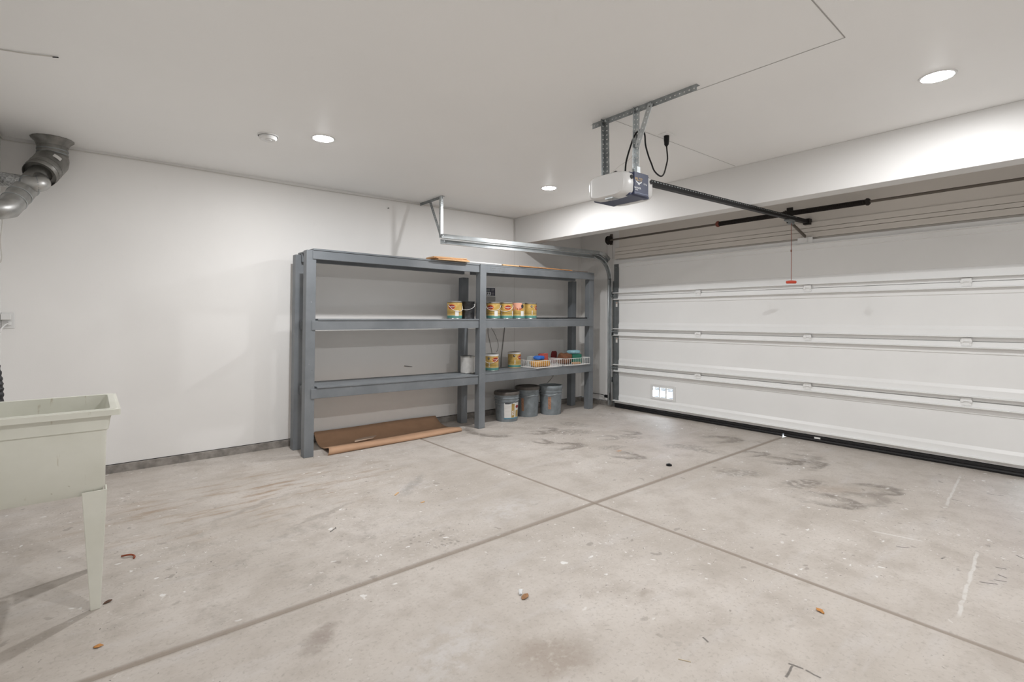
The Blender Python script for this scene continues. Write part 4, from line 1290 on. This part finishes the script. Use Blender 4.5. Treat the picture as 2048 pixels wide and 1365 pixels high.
nl = tag(MB().tube([(0, 0, 0), (0, -.012, 0), (0, -.014, 0)], [.004, .004, .008], 8).build('wall_nail', M_GREYW), 'small nail in wall above the shelf near track bracket', 'nail')
nl.location = (2.517, YA, 2.452)
n2 = tag(MB().tube([(0, 0, 0), (.0, -.012, .0), (.09, -.012, -.012)], [.006, .005, .002], 6).build('wall_hook', M_GREYW), 'small hook with dangling wire on wall above the lower shelf', 'hook')
n2.location = (2.72, YA, .70)

# ------------------------------------------------------------------ photo-eye sensor by the track
se = thing('safety_sensor', 'black safety sensor low beside the garage door track', 'sensor', (5.545, 4.62, .145))
MB().box(-.018, .018, -.028, .028, -.020, .020).build('body', M_BLACK, se, bevel=.004)
MB().box(-.004, .004, -.060, -.026, -.045, .055).build('bracket', M_BLACK, se, bevel=.002)
MB().tube([(0, -.028, 0), (0, -.034, 0)], .010, 12).build('lens', M_RUBBER, se)
MB().tube([Vector(p) for p in spline([(.01, .028, .002), (.05, .12, .006), (.075, .25, .000), (.078, .45, .004)])], .0045, 6).build('wire', M_BLACK, se)

# ------------------------------------------------------------------ litter on the floor
def leaf(x, y, s, rz, m, label, seed):
    rnd = random.Random(seed)
    vs, fs = [], []
    n = 8
    for i in range(n+1):
        f = i/n
        w = math.sin(PI*min(1, f*1.02))**.8*.28*(1+.25*rnd.uniform(-1, 1))
        lift = .10*math.sin(PI*f)+.12*f*f
        for s_ in (-1, 0, 1):
            vs.append(((f-.5)*s, s_*w*s, (lift+(.13 if s_ else .02)*abs(s_)*(1 if s_ > 0 else .6))*s*.55+.001))
    for i in range(n):
        for j in range(2): fs.append((i*3+j, i*3+j+1, (i+1)*3+j+1, (i+1)*3+j))
    o = MB().add(vs, fs).build('dry_leaf', m, None, smooth=True, solid=.0008)
    o.location = (x, y, 0)
    o.rotation_euler = (0, 0, rz)
    return tag(o, label, 'leaf')
M_L1 = mat('dry_brown_leaf', (.32, .17, .08), .8, noise=.3, nscale=60)
M_L2 = mat('dry_orange_leaf', (.55, .25, .07), .8, noise=.25, nscale=60)
leaf(1.488, 1.704, .050, .3, M_L1, 'curled brown leaf with white tuft in the middle foreground', 1)
tag(MB().tube([(1.484, 1.730, .004), (1.492, 1.742, .014), (1.506, 1.744, .010)], [.007, .009, .004], 8).build('paper_scrap', M_WINK), 'tiny white scrap beside the curled brown leaf', 'scrap')
leaf(2.381, .824, .042, 1.1, M_L2, 'small orange leaf on the floor at right, alone', 2)
leaf(1.26, 1.165, .050, .9, M_L2, 'orange brown leaf at the bottom edge below dark stain', 3)
leaf(.055, 2.84, .036, .5, mat('dark_brown_leaf', (.10, .05, .03), .8), 'dark shrivelled leaf beside the sink leg foot', 4)
leaf(.02, 2.48, .034, -.4, M_L2, 'flat orange leaf scrap in front of the sink leg', 5)
bs = tag(MB().tube(spline([(-.03, .03, .006), (-.012, .012, .012), (.010, .006, .010), (.022, -.012, .006), (.018, -.032, .004)]), .0045, 6).build('bark_strip', mat('red_brown_bark', (.28, .07, .03), .7)), 'curved red brown bark strip right of the sink', 'bark')
bs.location = (.151, 3.30, 0)
for (x, y, l, rz, lab) in ((1.66, 3.28, .06, .7, 'flat orange wood chip on floor near the dark smudges'), (1.72, 3.02, .03, .2, 'tiny brown wood chip nearer than the orange chip')):
    o = tag(MB().box(-l/2, l/2, -.006, .006, 0, .004).build('wood_chip', M_WOOD2, None, bevel=.001), lab, 'wood chip')
    o.location = (x, y, .0005); o.rotation_euler = (0, 0, rz)
nt_ = thing('rubber_grommet', 'small black rubber ring on floor before the garage door', 'ring', (3.745, 2.447, 0))
MB().lathe([(.008, .003), (.012, .014), (.022, .012), (.024, 0), (.010, .0005), (.008, .003)], 18).build('ring', M_BLACK, nt_, smooth=True)
o = tag(MB().tube([(-.028, 0, .003), (.026, .002, .003), (.028, .002, .003)], [.0018, .0020, .005], 8).build('nail', M_GREYW), 'dark iron nail lying on the floor left of shelf post', 'nail')
o.location = (1.09, 2.96, 0); o.rotation_euler = (0, 0, .6)
o = tag(MB().tube([(-.022, .002, .0015), (.0, 0, .002), (.022, -.001, .0015)], .0012, 6).build('straw', mat('pale_straw', (.62, .52, .36), .8)), 'thin pale straw on the floor in the right foreground', 'straw')
o.location = (1.66, 1.02, 0); o.rotation_euler = (0, 0, -1.0)
